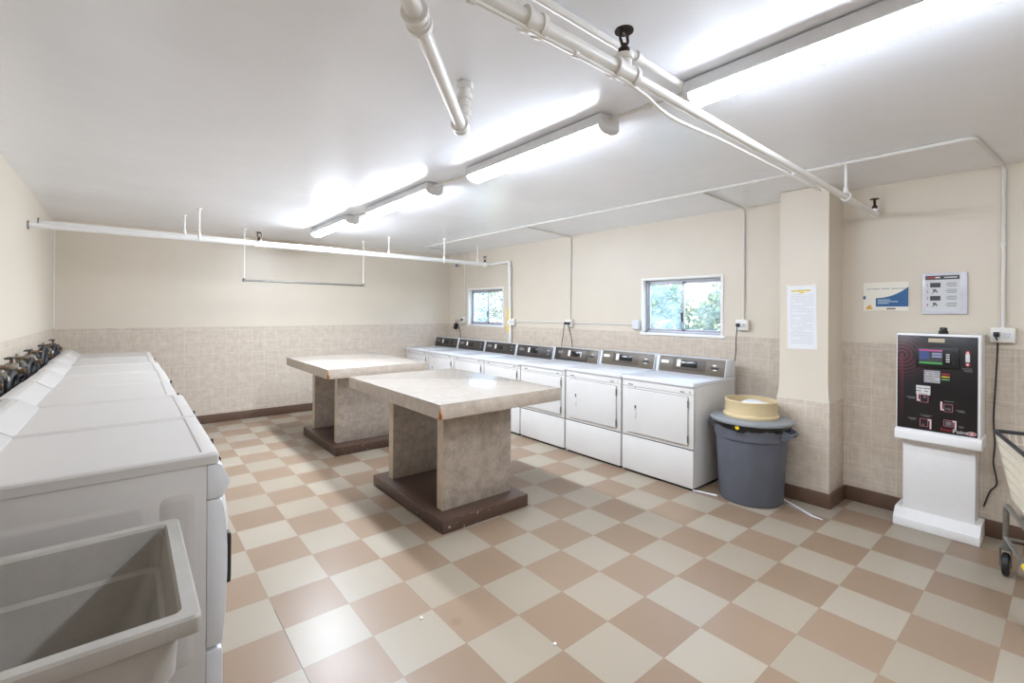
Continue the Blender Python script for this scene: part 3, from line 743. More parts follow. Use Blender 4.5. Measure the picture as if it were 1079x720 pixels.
# ------------------------------------------------------------------ folding tables
def table(base, top, sup, label, chip):
    bx0, by0, bx1, by1 = base; tx0, ty0, tx1, ty1 = top
    o = thing('folding_table', ((bx0+bx1)/2, (by0+by1)/2, 0), label, 'table', 'stone-look folding tables in the middle of the floor')
    cx, cy = o.location.x, o.location.y
    MB().box(bx0-cx, by0-cy, 0, bx1-cx, by1-cy, .09, .004, 2).build('plinth', M_plinth, o)
    ml = laminate('mottled_beige_laminate', rgb(154, 142, 130), rgb(192, 179, 165), .34)
    for a, b in sup:
        MB().box(1.70-cx, a-cy, .09, 2.31-cx, b-cy, .808, .002).build('support_panel', ml, o)
        MB().box(1.6985-cx, a-cy-.0005, .0905, 1.7002-cx, b-cy+.0005, .804).build('end_strip', mat('beige_edge_strip', rgb(190, 174, 152), .4, .4, na=.08, ns=14), o)
    z0, z1 = .805, .90
    mt = laminate('pale_beige_laminate', rgb(149, 140, 130), rgb(160, 152, 143), .20)
    me = laminate('beige_laminate_edge', rgb(170, 155, 140), rgb(196, 184, 170), .34, (tx0-cx, ty0-cy, z0+.018) if chip else None)
    e = MB().box(tx0-cx, ty0-cy, z0, tx1-cx, ty1-cy, z1-.0015, .0015).build('edge_band', me, o)
    MB().box(tx0-cx-.001, ty0-cy-.001, z1-.002, tx1-cx+.001, ty1-cy+.001, z1, .0006).build('tabletop', mt, o)
table((1.62, 2.665, 2.37, 3.80), (1.506, 2.52, 2.572, 4.07), ((2.80, 2.88), (3.59, 3.67)), 'nearer stone-look folding table with a chipped front corner', True)
table((1.63, 4.77, 2.38, 5.88), (1.515, 4.665, 2.62, 6.20), ((4.925, 5.005), (5.685, 5.765)), 'farther stone-look folding table, closer to the back wall', True)

# ------------------------------------------------------------------ dryers
DX, DW, DP, DY0 = 3.608, .722, .738, 2.006
def make_dryer(top, kind):
    r = thing('dryer', (DX, 0, 0), '', 'dryer', 'white dryers in a row along the right wall')
    DD = .74; W_ = DW
    m = MB(); m.box(.004, .003, .345, .034, W_-.003, top-.03, .004); m.box(.022, .003, .022, DD, W_-.003, top-.03, .003); m.build('cabinet', M_dryer, r)
    MB().box(.003, .0035, .022, .030, W_-.0035, .336, .005).build('lower_panel', M_dryer, r)
    m = MB(); m.box(.02, .02, 0, DD-.02, W_-.02, .03); m.box(.012, .008, .33, .03, W_-.008, .35); m.build('base_rail', M_dark, r)
    L = [rrect(-.008, 0, DD+.004, W_, top-.032, .008), rrect(-.010, -.001, DD+.004, W_+.001, top-.008, .01), rrect(-.004, .005, DD, W_-.005, top, .01)]
    MB().loops(L).build('top_panel', M_dtop, r, 50)
    # front plate seam under the lid, door with shadow gap
    MB().box(.001, .0475, .3735, .0055, .6625, .7815).build('door_gap', M_grey, r)
    d = MB().box(-.010, .050, .376, .004, .660, .778, .005, 3).build('door', M_dryer, r)
    m = MB(); m.box(-.0112, .553, .51, -.0085, .577, .635, .001); hd = m.build('door_handle', mat('pale_grey_plastic', rgb(176, 174, 170), .4, .5), d)
    MB().box(-.013, .557, .515, -.0095, .573, .59, .003).build('pull_lip', M_dryer, hd); MB().box(-.0122, .558, .605, -.0105, .572, .63, .001).build('finger_recess', M_dark, hd)
    for z in (.43, .72): MB().tube([(-.008, .047, z-.03), (-.008, .047, z+.03)], .006, 8).build('hinge', M_steel, d)
    MB().box(.002, .004, .800, .0048, W_-.004, .803).build('trim_line', M_grey, r)
    for y, w in ((.085, .04), (.60, .05)):
        MB().box(.0025, y, .812, .0038, y+w, .822).build('badge', M_grey, r)
    MB().lathe([(0, .0), (.005, 0.), (.005, .006), (0, .006)], (0, .035, .822), 10, 'x').build('lock', M_steel, r)
    MB().lathe([(0, .0), (.005, 0.), (.005, .006), (0, .006)], (0, .575, .792), 10, 'x').build('lock', M_steel, r)
    # rear console, leaning back
    xf, xt, zt = .545, .580, top+.155
    MB().prism([(xf-.004, top-.004), (xt-.004, zt-.002), (xt+.006, zt+.002), (xt+.14, zt), (DD, zt-.03), (DD, top-.004)], 'y', .002, W_-.002, .003).build('console', M_dtop, r, 30)
    ang = math.atan2(xt-xf, zt-top)
    R = Matrix.Rotation(ang, 3, 'Y'); piv = (xf, 0, top)
    def plate(name, m_, y0, y1, h0, h1, t0, t1, par, bev=.001):
        return MB().box(xf-t1, y0, top+h0, xf-t0, y1, top+h1, bev, 2, R, piv).build(name, m_, par)
    pm = {'brown': M_brownpanel, 'mixed': M_darkpanel, 'dark': M_darkpanel}[kind]
    p = plate('control_panel', pm, .012, W_-(.040 if kind == 'brown' else .022), .004, .158, .002, .010, r, .002)
    if kind == 'brown':
        plate('overlay', M_midpanel, .19, .53, .030, .140, .009, .011, p)
        plate('display', M_display, .275, .44, .062, .122, .0105, .0125, p)
        plate('sticker', M_label, .447, .487, .062, .132, .0105, .0125, p)
        plate('name_label', M_label, .575, .66, .085, .115, .0095, .0115, p)
        sl = plate('coin_slot', M_black, .065, .14, .070, .088, .0095, .0125, p); plate('slot_trim', M_chrome, .085, .12, .094, .106, .0095, .0115, sl); plate('slot_trim', M_chrome, .085, .12, .052, .062, .0095, .0115, sl)
    elif kind == 'mixed':
        plate('end_panel', M_brownpanel, .014, .155, .006, .156, .0095, .0105, p)
        plate('overlay', M_midpanel, .19, .60, .030, .140, .0095, .0103, p)
        plate('display', M_display, .28, .43, .062, .125, .0102, .0122, p)
        plate('sticker', M_label, .438, .474, .060, .132, .0102, .0122, p); plate('sticker', M_label, .262, .272, .062, .122, .0102, .0122, p)
        plate('name_label', M_grey, .56, .64, .085, .120, .0102, .0118, p)
        sl = plate('coin_slot', M_black, .055, .135, .070, .092, .0105, .0130, p); plate('slot_trim', M_chrome, .075, .115, .098, .110, .0105, .0122, sl)
    else:
        plate('overlay', mat('dark_overlay', rgb(56, 49, 44), .42, .5, na=.05, ns=60), .20, .52, .030, .140, .0095, .0102, p)
        plate('display', M_display, .29, .43, .062, .122, .0101, .0118, p)
        plate('sticker', M_label, .440, .474, .066, .130, .0101, .0120, p)
        plate('name_label', M_grey, .56, .65, .082, .118, .0095, .0115, p)
        plate('indicator', M_chrome, .075, .105, .105, .117, .0095, .0115, p); plate('indicator', M_chrome, .075, .105, .060, .072, .0095, .0115, p)
    return r
DL = ['white dryer with taupe console beside the grey trash can',
      'second white dryer from the trash can, taupe console, below the nearer window edge',
      'third white dryer from the trash can, charcoal console with a taupe right end',
      'fourth white dryer from the trash can, just right of the downpipe', 'fifth white dryer from the trash can, below the far window',
      'sixth white dryer from the trash can, second from back wall', 'farthest white dryer, in the corner against the back wall']
protos = {}; made = []
for i, (k, tp) in enumerate((('brown', .896), ('brown', .896), ('mixed', .884), ('dark', .872), ('dark', .872), ('dark', .872), ('dark', .872))):
    if k not in protos: d = protos[k] = make_dryer(tp, k)
    else: d = copy_tree(protos[k])
    d.location = (DX, DY0+i*DP, 0); tag(d, DL[i], 'dryer'); made.append(d)

for i, d in enumerate(made): add_cords(i, d)

# ------------------------------------------------------------------ trash can, lid ring
BX, BY = 3.88, 1.665
o = thing('trash_can', (BX, BY, 0), 'round slate grey trash can with grey lid beside the column', 'trash can')
MB().lathe([(0, .0), (.20, 0), (.226, .006), (.232, .02), (.259, .50), (.269, .504), (.2715, .53), (.2735, .60), (.278, .61), (.278, .628), (.270, .63), (.262, .62), (.225, .03), (0, .03)], (0, 0, 0), 56).build('body', M_bin, o, 40)
# black liner folded over the rim
b = []
n = 72
for (rb, zb_) in ((.276, .635), (.2815, .632), (.284, .61), (.282, .588)):
    b.append([((rb+(.002*math.sin(9*a)))*math.cos(a), (rb+(.002*math.sin(9*a)))*math.sin(a), zb_+(0 if zb_ > .61 else .006*math.sin(5*a+1)+.004*math.sin(13*a)+.006*math.sin(31*a)*math.sin(2*a+.5))) for a in [2*PI*j/n for j in range(n)]])
MB().loops(b, False, False).build('bin_liner', M_liner, o, 60)
MB().lathe([(.272, .626), (.296, .626), (.300, .632), (.300, .644), (.294, .650), (.27, .654), (.20, .662), (.0, .668), (0, .64), (.272, .636)], (0, 0, 0), 64).build('lid', M_lid, o, 30)
for ang in (-1.62, 1.52):
    m = MB(); c, s = math.cos(ang), math.sin(ang)
    T_ = lambda u, v, z: (c*u-s*v, s*u+c*v, z)
    pts = [T_(.262, -.065, .56), T_(.31, -.06, .565), T_(.325, -.05, .57), T_(.325, .05, .57), T_(.31, .06, .565), T_(.262, .065, .56)]
    m.tube(pts, .011, 10)
    for sg in (-1, 1):
        P0 = [T_(.262, sg*.075, .52), T_(.318, sg*.066, .545), T_(.318, sg*.066, .585), T_(.266, sg*.075, .605)]
        P1 = [T_(.262, sg*.060, .52), T_(.318, sg*.054, .545), T_(.318, sg*.054, .585), T_(.266, sg*.060, .605)]
        m.loops([P0, P1])
    m.build('handle', M_bin, o, 40)
# faded print on the body
a0 = math.atan2(-.62, -.78)
for k, (da, z, w, h_) in enumerate(((-.42, .572, .055, .012), (-.42, .553, .075, .007))):
    pts = []
    m = MB(); rr_ = .2725 if k == 0 else .2710
    L = []
    for q in range(7):
        a = PI+.35+da*.5-w/rr_/2+w/rr_*q/6
        L.append(a)
    for q in range(6):
        P_ = [((rr_+.001)*math.cos(L[q+e]), (rr_+.001)*math.sin(L[q+e]), z+zz) for e, zz in ((0, -h_/2), (1, -h_/2), (1, h_/2), (0, h_/2))]
        Q_ = [((rr_-.006)*math.cos(L[q+e]), (rr_-.006)*math.sin(L[q+e]), z+zz) for e, zz in ((0, -h_/2), (1, -h_/2), (1, h_/2), (0, h_/2))]
        m.loops([Q_, P_])
    m.build('faded_print', M_darkrim, o)
MB().lathe([(0, 0), (.016, 0), (.013, .006), (0, .007)], (-.2832, -.020, .609), 12, 'x').build('yellow_mark', M_yellow, o)
o = thing('lid_ring', (BX-.005, BY, .663), 'beige plastic ring collar sitting on top of the trash can lid', 'ring')
MB().lathe([(.196, 0), (.203, 0), (.205, .01), (.203, .02), (.194, .026), (.188, .118), (.191, .124), (.187, .130), (.180, .130), (.180, .122), (.186, .03), (.192, .004), (.196, 0)], (0, 0, 0), 56).build('collar', M_ring, o, 40)
o = thing('paper_pad', (BX-.02, BY-.045, .67), 'white paper pad lying inside the beige ring on trash can', 'paper')
L = [[(.105*math.cos(a)*(1+.05*math.sin(3*a)), .115*math.sin(a)*(1+.06*math.cos(2*a)), z) for a in [2*PI*i/28 for i in range(28)]] for z in (0, .09)]
L += [[(.09*math.cos(a), .10*math.sin(a), .108+.006*math.sin(3*a)) for a in [2*PI*i/28 for i in range(28)]]]
MB().loops(L).build('sheet_stack', M_foam, o, 60)
# white strips lying on the floor
o = tag(MB().tube([(3.625, 2.02, .008), (3.645, 1.985, .008), (3.676, 1.84, .008)], .008, 8).build('floor_strip', M_plastic), 'short white strip on the floor between dryer and trash can', 'strip')
o = tag(MB().tube([(4.05, 1.508, .007), (3.862, 1.223, .007), (3.852, 1.15, .006)], .009, 8, radii=[.009, .008, .004]).build('floor_strip', M_plastic), 'white strip on the floor right of the trash can', 'strip')

# ------------------------------------------------------------------ payment kiosk
KX, KY = 4.20, .598
o = thing('payment_kiosk', (KX, KY, 0), 'white payment kiosk with black face and screen against the alcove wall', 'kiosk')
hw = .213; back = X1-.01-KX
MB().box(.022, -hw, .672, back, hw, 1.353, .005).build('cabinet', M_kwhite, o)
MB().prism([(.0, .610), (-.004, .618), (-.004, .668), (.004, .678), (.03, .682), (back, .682), (back, .60), (.07, .60), (.055, .606)], 'y', -hw-.008, hw+.004, .003).build('ledge', M_kwhite, o, 30)
MB().prism([(.035, .605), (.062, .575), (.072, .52), (.074, .10), (back, .10), (back, .605)], 'y', -hw+.028, hw-.03, .002).build('stem', M_kwhite, o, 30)
MB().prism([(.0, .0), (.0, .055), (.012, .062), (.06, .108), (.09, .112), (back, .112), (back, 0)], 'y', -hw-.002, hw+.012, .003).build('foot', M_kwhite, o, 30)
def kmat():
    t = NT('black_kiosk_face_with_red_rings'); co = t.coords(); x, y, z = t.sep(co)[:3]
    dy = t.math('SUBTRACT', y, .182); dz = t.math('SUBTRACT', z, 1.200)
    d = t.math('SQRT', t.math('ADD', t.math('MULTIPLY', dy, dy), t.math('MULTIPLY', dz, dz)))
    w = t.math('GREATER_THAN', t.math('SINE', t.math('MULTIPLY', d, 2*PI/.024)), .1)
    fade = t.ramp(d, .19, .02)
    c = t.mix(t.math('MULTIPLY', t.math('MULTIPLY', w, fade), .75), rgb(24, 22, 25), rgb(112, 34, 50))
    bar = t.math('MULTIPLY', t.math('LESS_THAN', t.math('ABSOLUTE', t.math('SUBTRACT', y, .182)), .010), t.math('MULTIPLY', t.math('LESS_THAN', z, 1.19), t.math('GREATER_THAN', z, .74)))
    c = t.mix(t.math('MULTIPLY', bar, t.math('ADD', .12, t.math('MULTIPLY', t.ramp(z, .80, 1.2), .5))), c, rgb(104, 40, 54))
    t.bsdf(c, .3, .5); return t.m
face = MB().box(.016, -hw+.014, .690, .024, hw-.006, 1.338, .002).build('face_panel', kmat(), o)
def kp(name, m_, y0, y1, z0, z1, t=.002, base=.016, par=face, bev=0.):
    """plate on the face; y measured in the room, z in the room"""
    return MB().box(base-t, y0-KY, z0, base+.0005, y1-KY, z1, bev).build(name, m_, par)
kp('name_plate', mat('brass_plate', rgb(196, 182, 160), .35, .5, .3), .557, .640, 1.296, 1.322)
sb = kp('screen_housing', M_black, .484, .703, 1.128, 1.265, .022, bev=.005)
sc = kp('screen', M_scrdark, .566, .684, 1.150, 1.248, .0012, -.006, sb)
kp('screen_bar', M_scrmag, .566, .684, 1.236, 1.248, .0012, -.0072, sc); kp('screen_bar', M_scrgrn, .566, .684, 1.150, 1.162, .0012, -.0072, sc)
kp('screen_map', M_scrblue, .632, .683, 1.178, 1.232, .0012, -.0072, sc)
for z in (1.196, 1.214): kp('screen_field', M_scrwht, .568, .617, z, z+.012, .0012, -.0072, sc)
for z in (1.168, 1.183, 1.199, 1.214): kp('button', M_printw, .530, .548, z, z+.007, .002, -.006, sb, .001)
for y in (.495, .508):
    for k in range(5): kp('key', M_rubber, y, y+.009, 1.155+k*.018, 1.168+k*.018, .002, -.006, sb, .001)
kp('keypad_sticker', text_lines('keypad_print', rgb(176, 174, 176), rgb(120, 118, 122), .016, .4, 1.0, 1.12, .4, (.25, .75), 60), .579, .661, 1.022, 1.104)
for z, m_ in ((1.082, M_red), (1.064, M_yelp), (1.046, M_greenp)): kp('color_line', m_, .532, .572, z, z+.007)
kp('instruction_sticker', text_lines('instruction_print', rgb(206, 205, 204), rgb(70, 68, 70), .019, .11, .94, .99, .42, (.3, .62), 60), .628, .702, .934, .996)
# card reader guide on the right
kp('reader_label', M_printw, .436, .457, 1.175, 1.228, .003, bev=.001)
for z, sgn in ((1.236, 1), (1.160, -1)):
    MB().prism([(.4465-KY-.011, z-.008*sgn), (.4465-KY+.011, z-.008*sgn), (.4465-KY+.011, z+.006*sgn), (.4465-KY, z+.016*sgn), (.4465-KY-.011, z+.006*sgn)], 'x', .0125, .0165).build('arrow', M_red, face)
    kp('arrow_inner', M_pink, .441, .452, z-.006, z+.006, .0045)
for z in (1.131, 1.121, 1.112): kp('text_row', M_printg, .424, .474-.006*(1.131-z)/.01, z, z+.004)
def slot(y0, y1, z0, z1, side, inner=None):
    m = MB(); t = .0026
    for a, b, c, d in ((y0, y1, z0, z0+t), (y0, y1, z1-t, z1), (y0, y0+t, z0, z1), (y1-t, y1, z0, z1)): m.box(.0135, a-KY, c, .0165, b-KY, d)
    f = m.build('slot_outline', mat('rose_print', rgb(190, 112, 122), .45, .4), face)
    kp('slot_mouth', M_black, y0+t, y1-t, z0+t, z1-t, .0015, par=f)
    yy = y1+.012 if side == 'l' else y0-.012
    m = MB(); zz0, zz1 = (z0+.006, z1+.012) if side == 'l' else (z0-.012, z1)
    m.box(.0125, yy-.0045-KY, zz0, .0165, yy+.0045-KY, zz1, .001)
    m.box(.0125, min(yy, (y1 if side == 'l' else y0))-KY-.002, (zz0 if side == 'l' else zz1-.010), .0165, max(yy, (y1 if side == 'l' else y0))-KY+.002, (zz0+.010 if side == 'l' else zz1), .001)
    m.build('slot_arrow', M_pink, f)
    if inner: kp('slot_print', M_printg, *inner, .0025, par=f)
slot(.638, .682, .882, .936, 'l', (.650, .664, .912, .926))
slot(.516, .560, .836, .888, 'l', (.525, .550, .851, .860))
slot(.638, .682, .716, .770, 'r', (.660, .670, .724, .734))
slot(.514, .560, .738, .782, 'r', (.522, .550, .746, .772))
for y0, y1, z in ((.705, .755, .908), (.710, .745, .900), (.462, .500, .851), (.455, .490, .843), (.700, .745, .762), (.705, .735, .753), (.462, .488, .748), (.465, .485, .740), (.62, .68, .792), (.63, .665, .783), (.51, .56, .903)):
    kp('text_row', M_printg, y0, y1, z, z+.004)
txt('Smart', .027, M_red, face, (.0148, .545-KY, .714), FACE_MX, 'logo_lettering')
txt('Point', .034, M_printw, face, (.0148, .480-KY, .712), FACE_MX, 'logo_lettering')
lo = MB().lathe([(0, -.003), (.021, -.003), (.021, 0), (0, 0)], (.0165, .425-KY, .712), 24, 'x', .62).build('logo_badge', M_printw, face)
MB().lathe([(0, -.0035), (.018, -.0035), (.018, 0), (0, 0)], (.0165, .425-KY, .712), 24, 'x', .55).build('badge_fill', M_red, lo); MB().box(.0122, .418-KY, .708, .014, .432-KY, .716).build('badge_mark', M_printw, lo)
a_ = MB().lathe([(0, 1.353), (.026, 1.353), (.026, 1.372), (.020, 1.376), (.020, 1.392), (.017, 1.397), (0, 1.398)], (.06, .570-KY, 0), 20).build('antenna', M_black, o)

add_cords('kiosk', o)

# ------------------------------------------------------------------ notices on the wall and the column
XS = X1-.0065
o = thing('wall_notice', (XS, .925, 1.62), 'white and blue wall notice above and left of the payment kiosk', 'notice')
sh = MB().box(-.002, -.1375, -.110, 0, .1375, .108, 0).build('sheet', text_lines('notice_print', rgb(228, 224, 212), rgb(150, 152, 156), .040, .115, .045, .085, .40, (.35, .55), 50), o)
sw = [(.052, -.078)]; N = 14
sw = [(.060, -.078), (.060, -.012)] + [(.060-.195*i/N, -.012+.082*(i/N)**2.2) for i in range(1, N+1)] + [(-.135, -.078)]
MB().prism(sw, 'x', -.0032, -.0015).build('blue_swoosh', M_blue, o)
for z, y0, y1 in ((-.030, -.028, .048), (-.043, -.075, .048), (-.056, -.02, .048)): MB().box(-.0042, y0, z, -.003, y1, z+.006).build('text_row', mat('pale_blue_print', rgb(176, 196, 214), .5, .4), o)
MB().box(-.0032, -.060, -.100, -.0018, -.006, -.088).build('text_row', M_printg, o)
MB().lathe([(0, -.0012), (.009, -.0012), (.009, 0), (0, 0)], (-.002, .132, -.008), 16, 'x', 1.6).build('blue_mark', M_blue, o)
for (y, z, a) in ((.105, -.082, .4), (.092, -.090, 2.2), (.112, -.092, 4.), (.098, -.074, 5.4)):
    MB().prism([(y+.014*math.cos(a+k*2*PI/5)*(1 if k % 2 else .6), z+.010*math.sin(a+k*2*PI/5)) for k in range(5)], 'x', -.0032, -.0018).build('leaf_print', M_orange, o)
o = thing('wall_notice', (XS, .594, 1.636), 'framed four-step instruction notice above the payment kiosk', 'notice')
MB().box(-.010, -.118, -.148, 0, .118, .146, .002).build('frame', mat('clear_sleeve', rgb(205, 204, 214), .2, .5), o)
MB().box(-.0115, -.082, -.128, -.0095, .102, .130, 0).build('sheet', text_lines('step_print', rgb(204, 206, 208), rgb(150, 152, 156), .0115, .0, -.1, .1, .4), o)
hd = MB().box(-.013, -.080, .097, -.011, .100, .126).build('header_bar', mat('charcoal_print', rgb(70, 70, 74), .5, .4), o)
MB().box(-.0138, .048, .108, -.0128, .092, .117).build('header_word', M_red, hd); MB().box(-.0138, .020, .108, -.0128, .046, .117).build('header_word', M_printw, hd); MB().box(-.0138, -.068, .108, -.0128, .0, .115).build('header_word', M_printw, hd)
for k, z in enumerate((.058, .012, -.036, -.084)):
    txt(str(k+1), .026, M_red, o, (-.0122, .089, z), FACE_MX, 'step_number')
    if k % 2 == 0: MB().box(-.0128, .018, z-.016, -.011, .074, z+.017).build('step_picture', mat('charcoal_print', rgb(70, 70, 74), .5, .4), o)
    else:
        m = MB(); m.prism([(.066, z-.014), (.058, z-.014), (.056, z+.010), (.036, z+.006), (.034, z-.012), (.042, z-.002), (.05, z+.000)], 'x', -.0128, -.011); m.box(-.0128, .040, z+.010, -.011, .060, z+.017)
        m.build('step_picture', mat('charcoal_print', rgb(70, 70, 74), .5, .4), o)
    for q in range(3): MB().box(-.0122, -.066, z+.012-q*.011, -.0112, -.008 if q % 2 else -.016, z+.016-q*.011).build('text_row', M_grey, o)
o = thing('paper_notice', (CX-.001, 1.388, 1.455), 'tall white paper notice with yellow heading taped on the column', 'notice')
MB().box(-.0018, -.105, -.252, 0, .105, .252, 0, rot=Matrix.Rotation(-.02, 3, 'X')).build('sheet', text_lines('rules_print', rgb(222, 223, 225), rgb(160, 160, 164), .0125, .082, -.215, .185, .34, (.25, .62), 55, .42), o)
MB().box(-.0026, -.062, .205, -.0012, .075, .217, rot=Matrix.Rotation(-.02, 3, 'X')).build('yellow_heading', M_yelp, o); MB().box(-.0026, -.018, .190, -.0012, .018, .201).build('yellow_heading', M_yelp, o)
for y, z in ((.10, .247), (-.09, .25)): MB().box(-.003, y-.014, z-.008, -.0005, y+.014, z+.012, .0006).build('tape', M_label, o)

# ------------------------------------------------------------------ laundry cart
ca = .2496
o = thing('laundry_cart', (3.96, .302, 0), 'cream wire laundry cart with dark rim and casters at right edge', 'cart', rz=ca)
# local: x from -CL to 0 along the cart, y from -CWd to 0
CL, CWd, ZR, ZBt = .80, .50, .80, .43
tx, ty = .075, .06
def rim(z, f): return [(-CL+tx*f, -CWd+ty*f, z), (0-tx*f*.9, -CWd+ty*f, z), (0-tx*f*.9, -ty*f, z), (-CL+tx*f, -ty*f, z)]
r4 = rim(ZR, 0)
L = []
m = MB(); m.tube(path(r4+[r4[0], r4[1]], .025)[1:-1], .011, 10); m.build('rim', M_darkrim, o)
m = MB()
for k in range(1, 7):
    f = k/6; q = rim(ZR-(ZR-ZBt)*f, f); m.tube(q+[q[0]], .0032 if k < 6 else .005, 6)
a, b = rim(ZR, 0), rim(ZBt, 1)
for e in range(4):
    p0, p1 = Vector(a[e]), Vector(a[(e+1) % 4]); q0, q1 = Vector(b[e]), Vector(b[(e+1) % 4])
    n = 30 if e % 2 == 0 else 18
    for k in range(n+1): m.tube([p0.lerp(p1, k/n), q0.lerp(q1, k/n)], .0024, 5)
for k in range(1, 16):
    m.tube([Vector(b[0]).lerp(Vector(b[1]), k/16), Vector(b[3]).lerp(Vector(b[2]), k/16)], .0026, 5)
for k in range(1, 8):
    m.tube([Vector(b[0]).lerp(Vector(b[3]), k/8), Vector(b[1]).lerp(Vector(b[2]), k/8)], .0026, 5)
m.build('wire_basket', M_cream, o, 60)
m = MB(); FXr, RXr = -.10, -.735
for y in (-.03, -CWd+.03):
    m.tube(path([(-.45, y, .405), (FXr, y, .405), (FXr, y, .17)], .05), .0135, 12)
    m.tube([(FXr, y, .215), (RXr, y, .20)], .011, 10)
    m.tube(path([(-.45, y, .405), (RXr, y, .405), (RXr, y, .17)], .05), .0135, 12)
for x in (-.3, -.55): m.tube([(x, -.03, .405), (x, -CWd+.03, .405)], .011, 10)
m.tube([(FXr, -.03, .21), (FXr, -CWd+.03, .21)], .010, 10)
fr = m.build('frame', M_galv, o, 50)
MB().tube([(-.46, -.03, .2072), (-.66, -.03, .202)], .0145, 12).build('yellow_sleeve', M_yellow, fr)
def caster(x, y, a=.5):
    ca_, sa_ = math.cos(a), math.sin(a)
    Rz = Matrix.Rotation(a, 3, 'Z')
    m = MB(); m.lathe([(0, .150), (.030, .150), (.030, .162), (.015, .175), (0, .175)], (0, 0, 0), 16)
    for s in (-1, 1): m.prism([(-.030, .150), (.030, .150), (.012, .05), (-.012, .05)], 'y', s*.022-.002, s*.022+.002)
    c = m.build('caster', M_steel, o, 40); c.location = (x, y, 0); c.rotation_euler.z = a
    MB().lathe([(0, -.016), (.050, -.016), (.062, -.011), (.064, 0), (.062, .011), (.050, .016), (0, .016)], (0, 0, .064), 28, 'y').build('wheel', M_rubber, c, 40)
    MB().lathe([(0, -.018), (.034, -.018), (.036, -.015), (.036, .015), (.034, .018), (0, .018)], (0, 0, .064), 20, 'y').build('wheel_hub', M_galv, c, 40)
for x in (FXr, RXr):
    for y in (-.03, -CWd+.03): caster(x, y, -.25 if x == FXr else .2)

# specks of lint on the floor
for (x, y, lab) in ((1.478, 1.474, 'larger white lint speck on tile in the foreground'), (1.10, 2.005, 'small white lint speck left of the brown floor stain')):
    tag(MB().lathe([(0, 0), (.007, 0), (.009, .004), (.006, .009), (0, .010)], (x, y, 0), 8, 'z', .8).build('lint_speck', M_lint), lab, 'lint')

# ------------------------------------------------------------------ outside the windows
struct(MB().box(X1+.15, -150, -.35, 200, 200, -.25).build('ground_outside', mat('dry_lawn', rgb(150, 150, 110), .9, .2, na=.25, ns=3)))
def shrub(name, loc, label, blobs, n, m_, size=.07, group='shrubs outside the windows'):
    o = thing(name, loc, label, 'shrub', group)
    bm = bmesh.new(); rnd = random.Random(int(loc[1]*100))
    tot = sum(b[3]*b[4]*b[5] for b in blobs)
    for (cx, cy, cz, rx, ry, rz) in blobs:
        for k in range(int(n*rx*ry*rz/tot)):
            d = Vector((rnd.gauss(0, 1), rnd.gauss(0, 1), rnd.gauss(0, 1))).normalized(); q = rnd.uniform(.55, 1.)**.6
            p = Vector((cx+d.x*rx*q, cy+d.y*ry*q, cz+d.z*rz*q))
            if p.z < .02: continue
            s = size*rnd.uniform(.6, 1.3)
            R = Matrix.Rotation(rnd.uniform(0, 6.28), 3, 'Z') @ Matrix.Rotation(rnd.uniform(-1.2, 1.2), 3, 'X') @ Matrix.Rotation(rnd.uniform(-1.2, 1.2), 3, 'Y')
            vs = [bm.verts.new(p+R @ Vector(v)) for v in ((-s, 0, 0), (0, -s*.45, s*.12), (s, 0, 0), (0, s*.45, s*.12))]
            bm.faces.new(vs)
    me = bpy.data.meshes.new('foliage'); bm.to_mesh(me); bm.free(); me.materials.append(m_)
    f = bpy.data.objects.new('foliage', me); COL.objects.link(f); f.parent = o
    t = MB()
    for (cx, cy, cz, rx, ry, rz) in blobs: t.tube([(cx*.2, cy*.2, 0), (cx*.5, cy*.5, cz*.5), (cx, cy, cz)], .03, 7, radii=[.05, .035, .015])
    t.build('stem', M_trunk, o)
    return o
shrub('garden_shrub', (7.7, 5.25, -.25), 'leafy green shrub filling left pane of the nearer window', [(0, 0, 1.3, .9, 1.0, 1.3), (.3, .5, 1.9, .7, .7, .55)], 5200, M_leaf)
shrub('garden_shrub', (7.4, 3.1, -.25), 'leafy green shrub filling right pane of the nearer window', [(0, 0, 1.2, .9, 1.0, 1.25), (.1, -.3, 1.9, .7, .6, .5), (.3, .5, 1.6, .6, .6, .6)], 5200, M_leaf)
shrub('garden_tree', (9.0, 12.3, -.25), 'pale green tree seen through left pane of the far window', [(0, 0, 1.9, .8, .9, .55), (.2, .8, 1.5, .6, .5, .4)], 900, M_leaf2, .08)
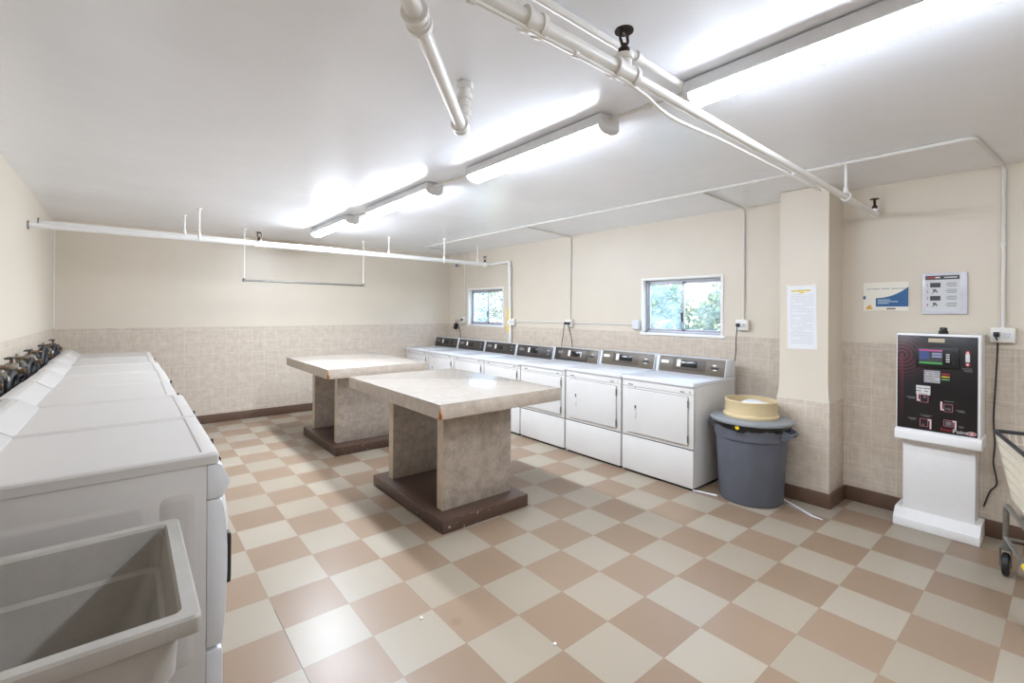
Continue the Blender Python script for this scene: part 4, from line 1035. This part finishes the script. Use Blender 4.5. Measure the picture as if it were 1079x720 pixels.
shrub('garden_tree', (9.4, 10.6, -.25), 'thin airy tree seen through right pane of the far window', [(0, 0, 2.2, .9, .9, .4), (.1, -.6, 1.8, .5, .5, .35), (-.4, .3, 1.4, .6, .6, .3)], 700, M_leaf2, .08)
o = thing('garden_wall', (13., 12., -.25), 'pale garden wall low behind the trees outside far window', 'garden wall')
MB().box(-.1, -7, 0, .1, 7, 1.55, .01).build('masonry', M_extwall, o); MB().box(-.14, -7, 1.55, .14, 7, 1.62, .01).build('coping', M_extwall, o)

# ------------------------------------------------------------------ world, sun, camera
w = bpy.data.worlds.new('world'); SC.world = w; w.use_nodes = True
nt = w.node_tree; nt.nodes.clear()
out = nt.nodes.new('ShaderNodeOutputWorld'); bg = nt.nodes.new('ShaderNodeBackground'); sky = nt.nodes.new('ShaderNodeTexSky')
sky.sky_type = 'NISHITA'; sky.sun_disc = False; sky.sun_elevation = math.radians(50); sky.sun_rotation = math.radians(200); sky.air_density = 1.; sky.dust_density = 3.
bg.inputs[1].default_value = 1.35
nt.links.new(sky.outputs[0], bg.inputs[0]); nt.links.new(bg.outputs[0], out.inputs[0])
w.cycles.sampling_method = 'NONE'

cam = bpy.data.cameras.new('camera'); co = bpy.data.objects.new('camera', cam); COL.objects.link(co)
cam.sensor_fit = 'HORIZONTAL'; cam.sensor_width = 36.; cam.lens = 490.5/1079*36
cam.shift_x = 0; cam.shift_y = -(360-327.9)/1079
co.location = (0, 0, 1.4893)
co.rotation_euler = (Matrix.Rotation(-.6902, 3, 'Z') @ Matrix.Rotation(PI/2, 3, 'X') @ Matrix.Rotation(CAM_ROLL if 'CAM_ROLL' in globals() else .0066, 3, 'Z')).to_euler()
cam.clip_start = .02; cam.clip_end = 100
SC.camera = co
SC.view_settings.view_transform = 'Standard'; SC.view_settings.look = 'None'; SC.view_settings.gamma = 1; SC.view_settings.use_curve_mapping = False
SC.view_settings.exposure = .85
SC.cycles.max_bounces = 10; SC.cycles.diffuse_bounces = 7; SC.cycles.glossy_bounces = 4; SC.cycles.transparent_max_bounces = 12
SC.cycles.caustics_reflective = False; SC.cycles.caustics_refractive = False
SC.cycles.sample_clamp_indirect = 6.
SC.cycles.use_denoising = True
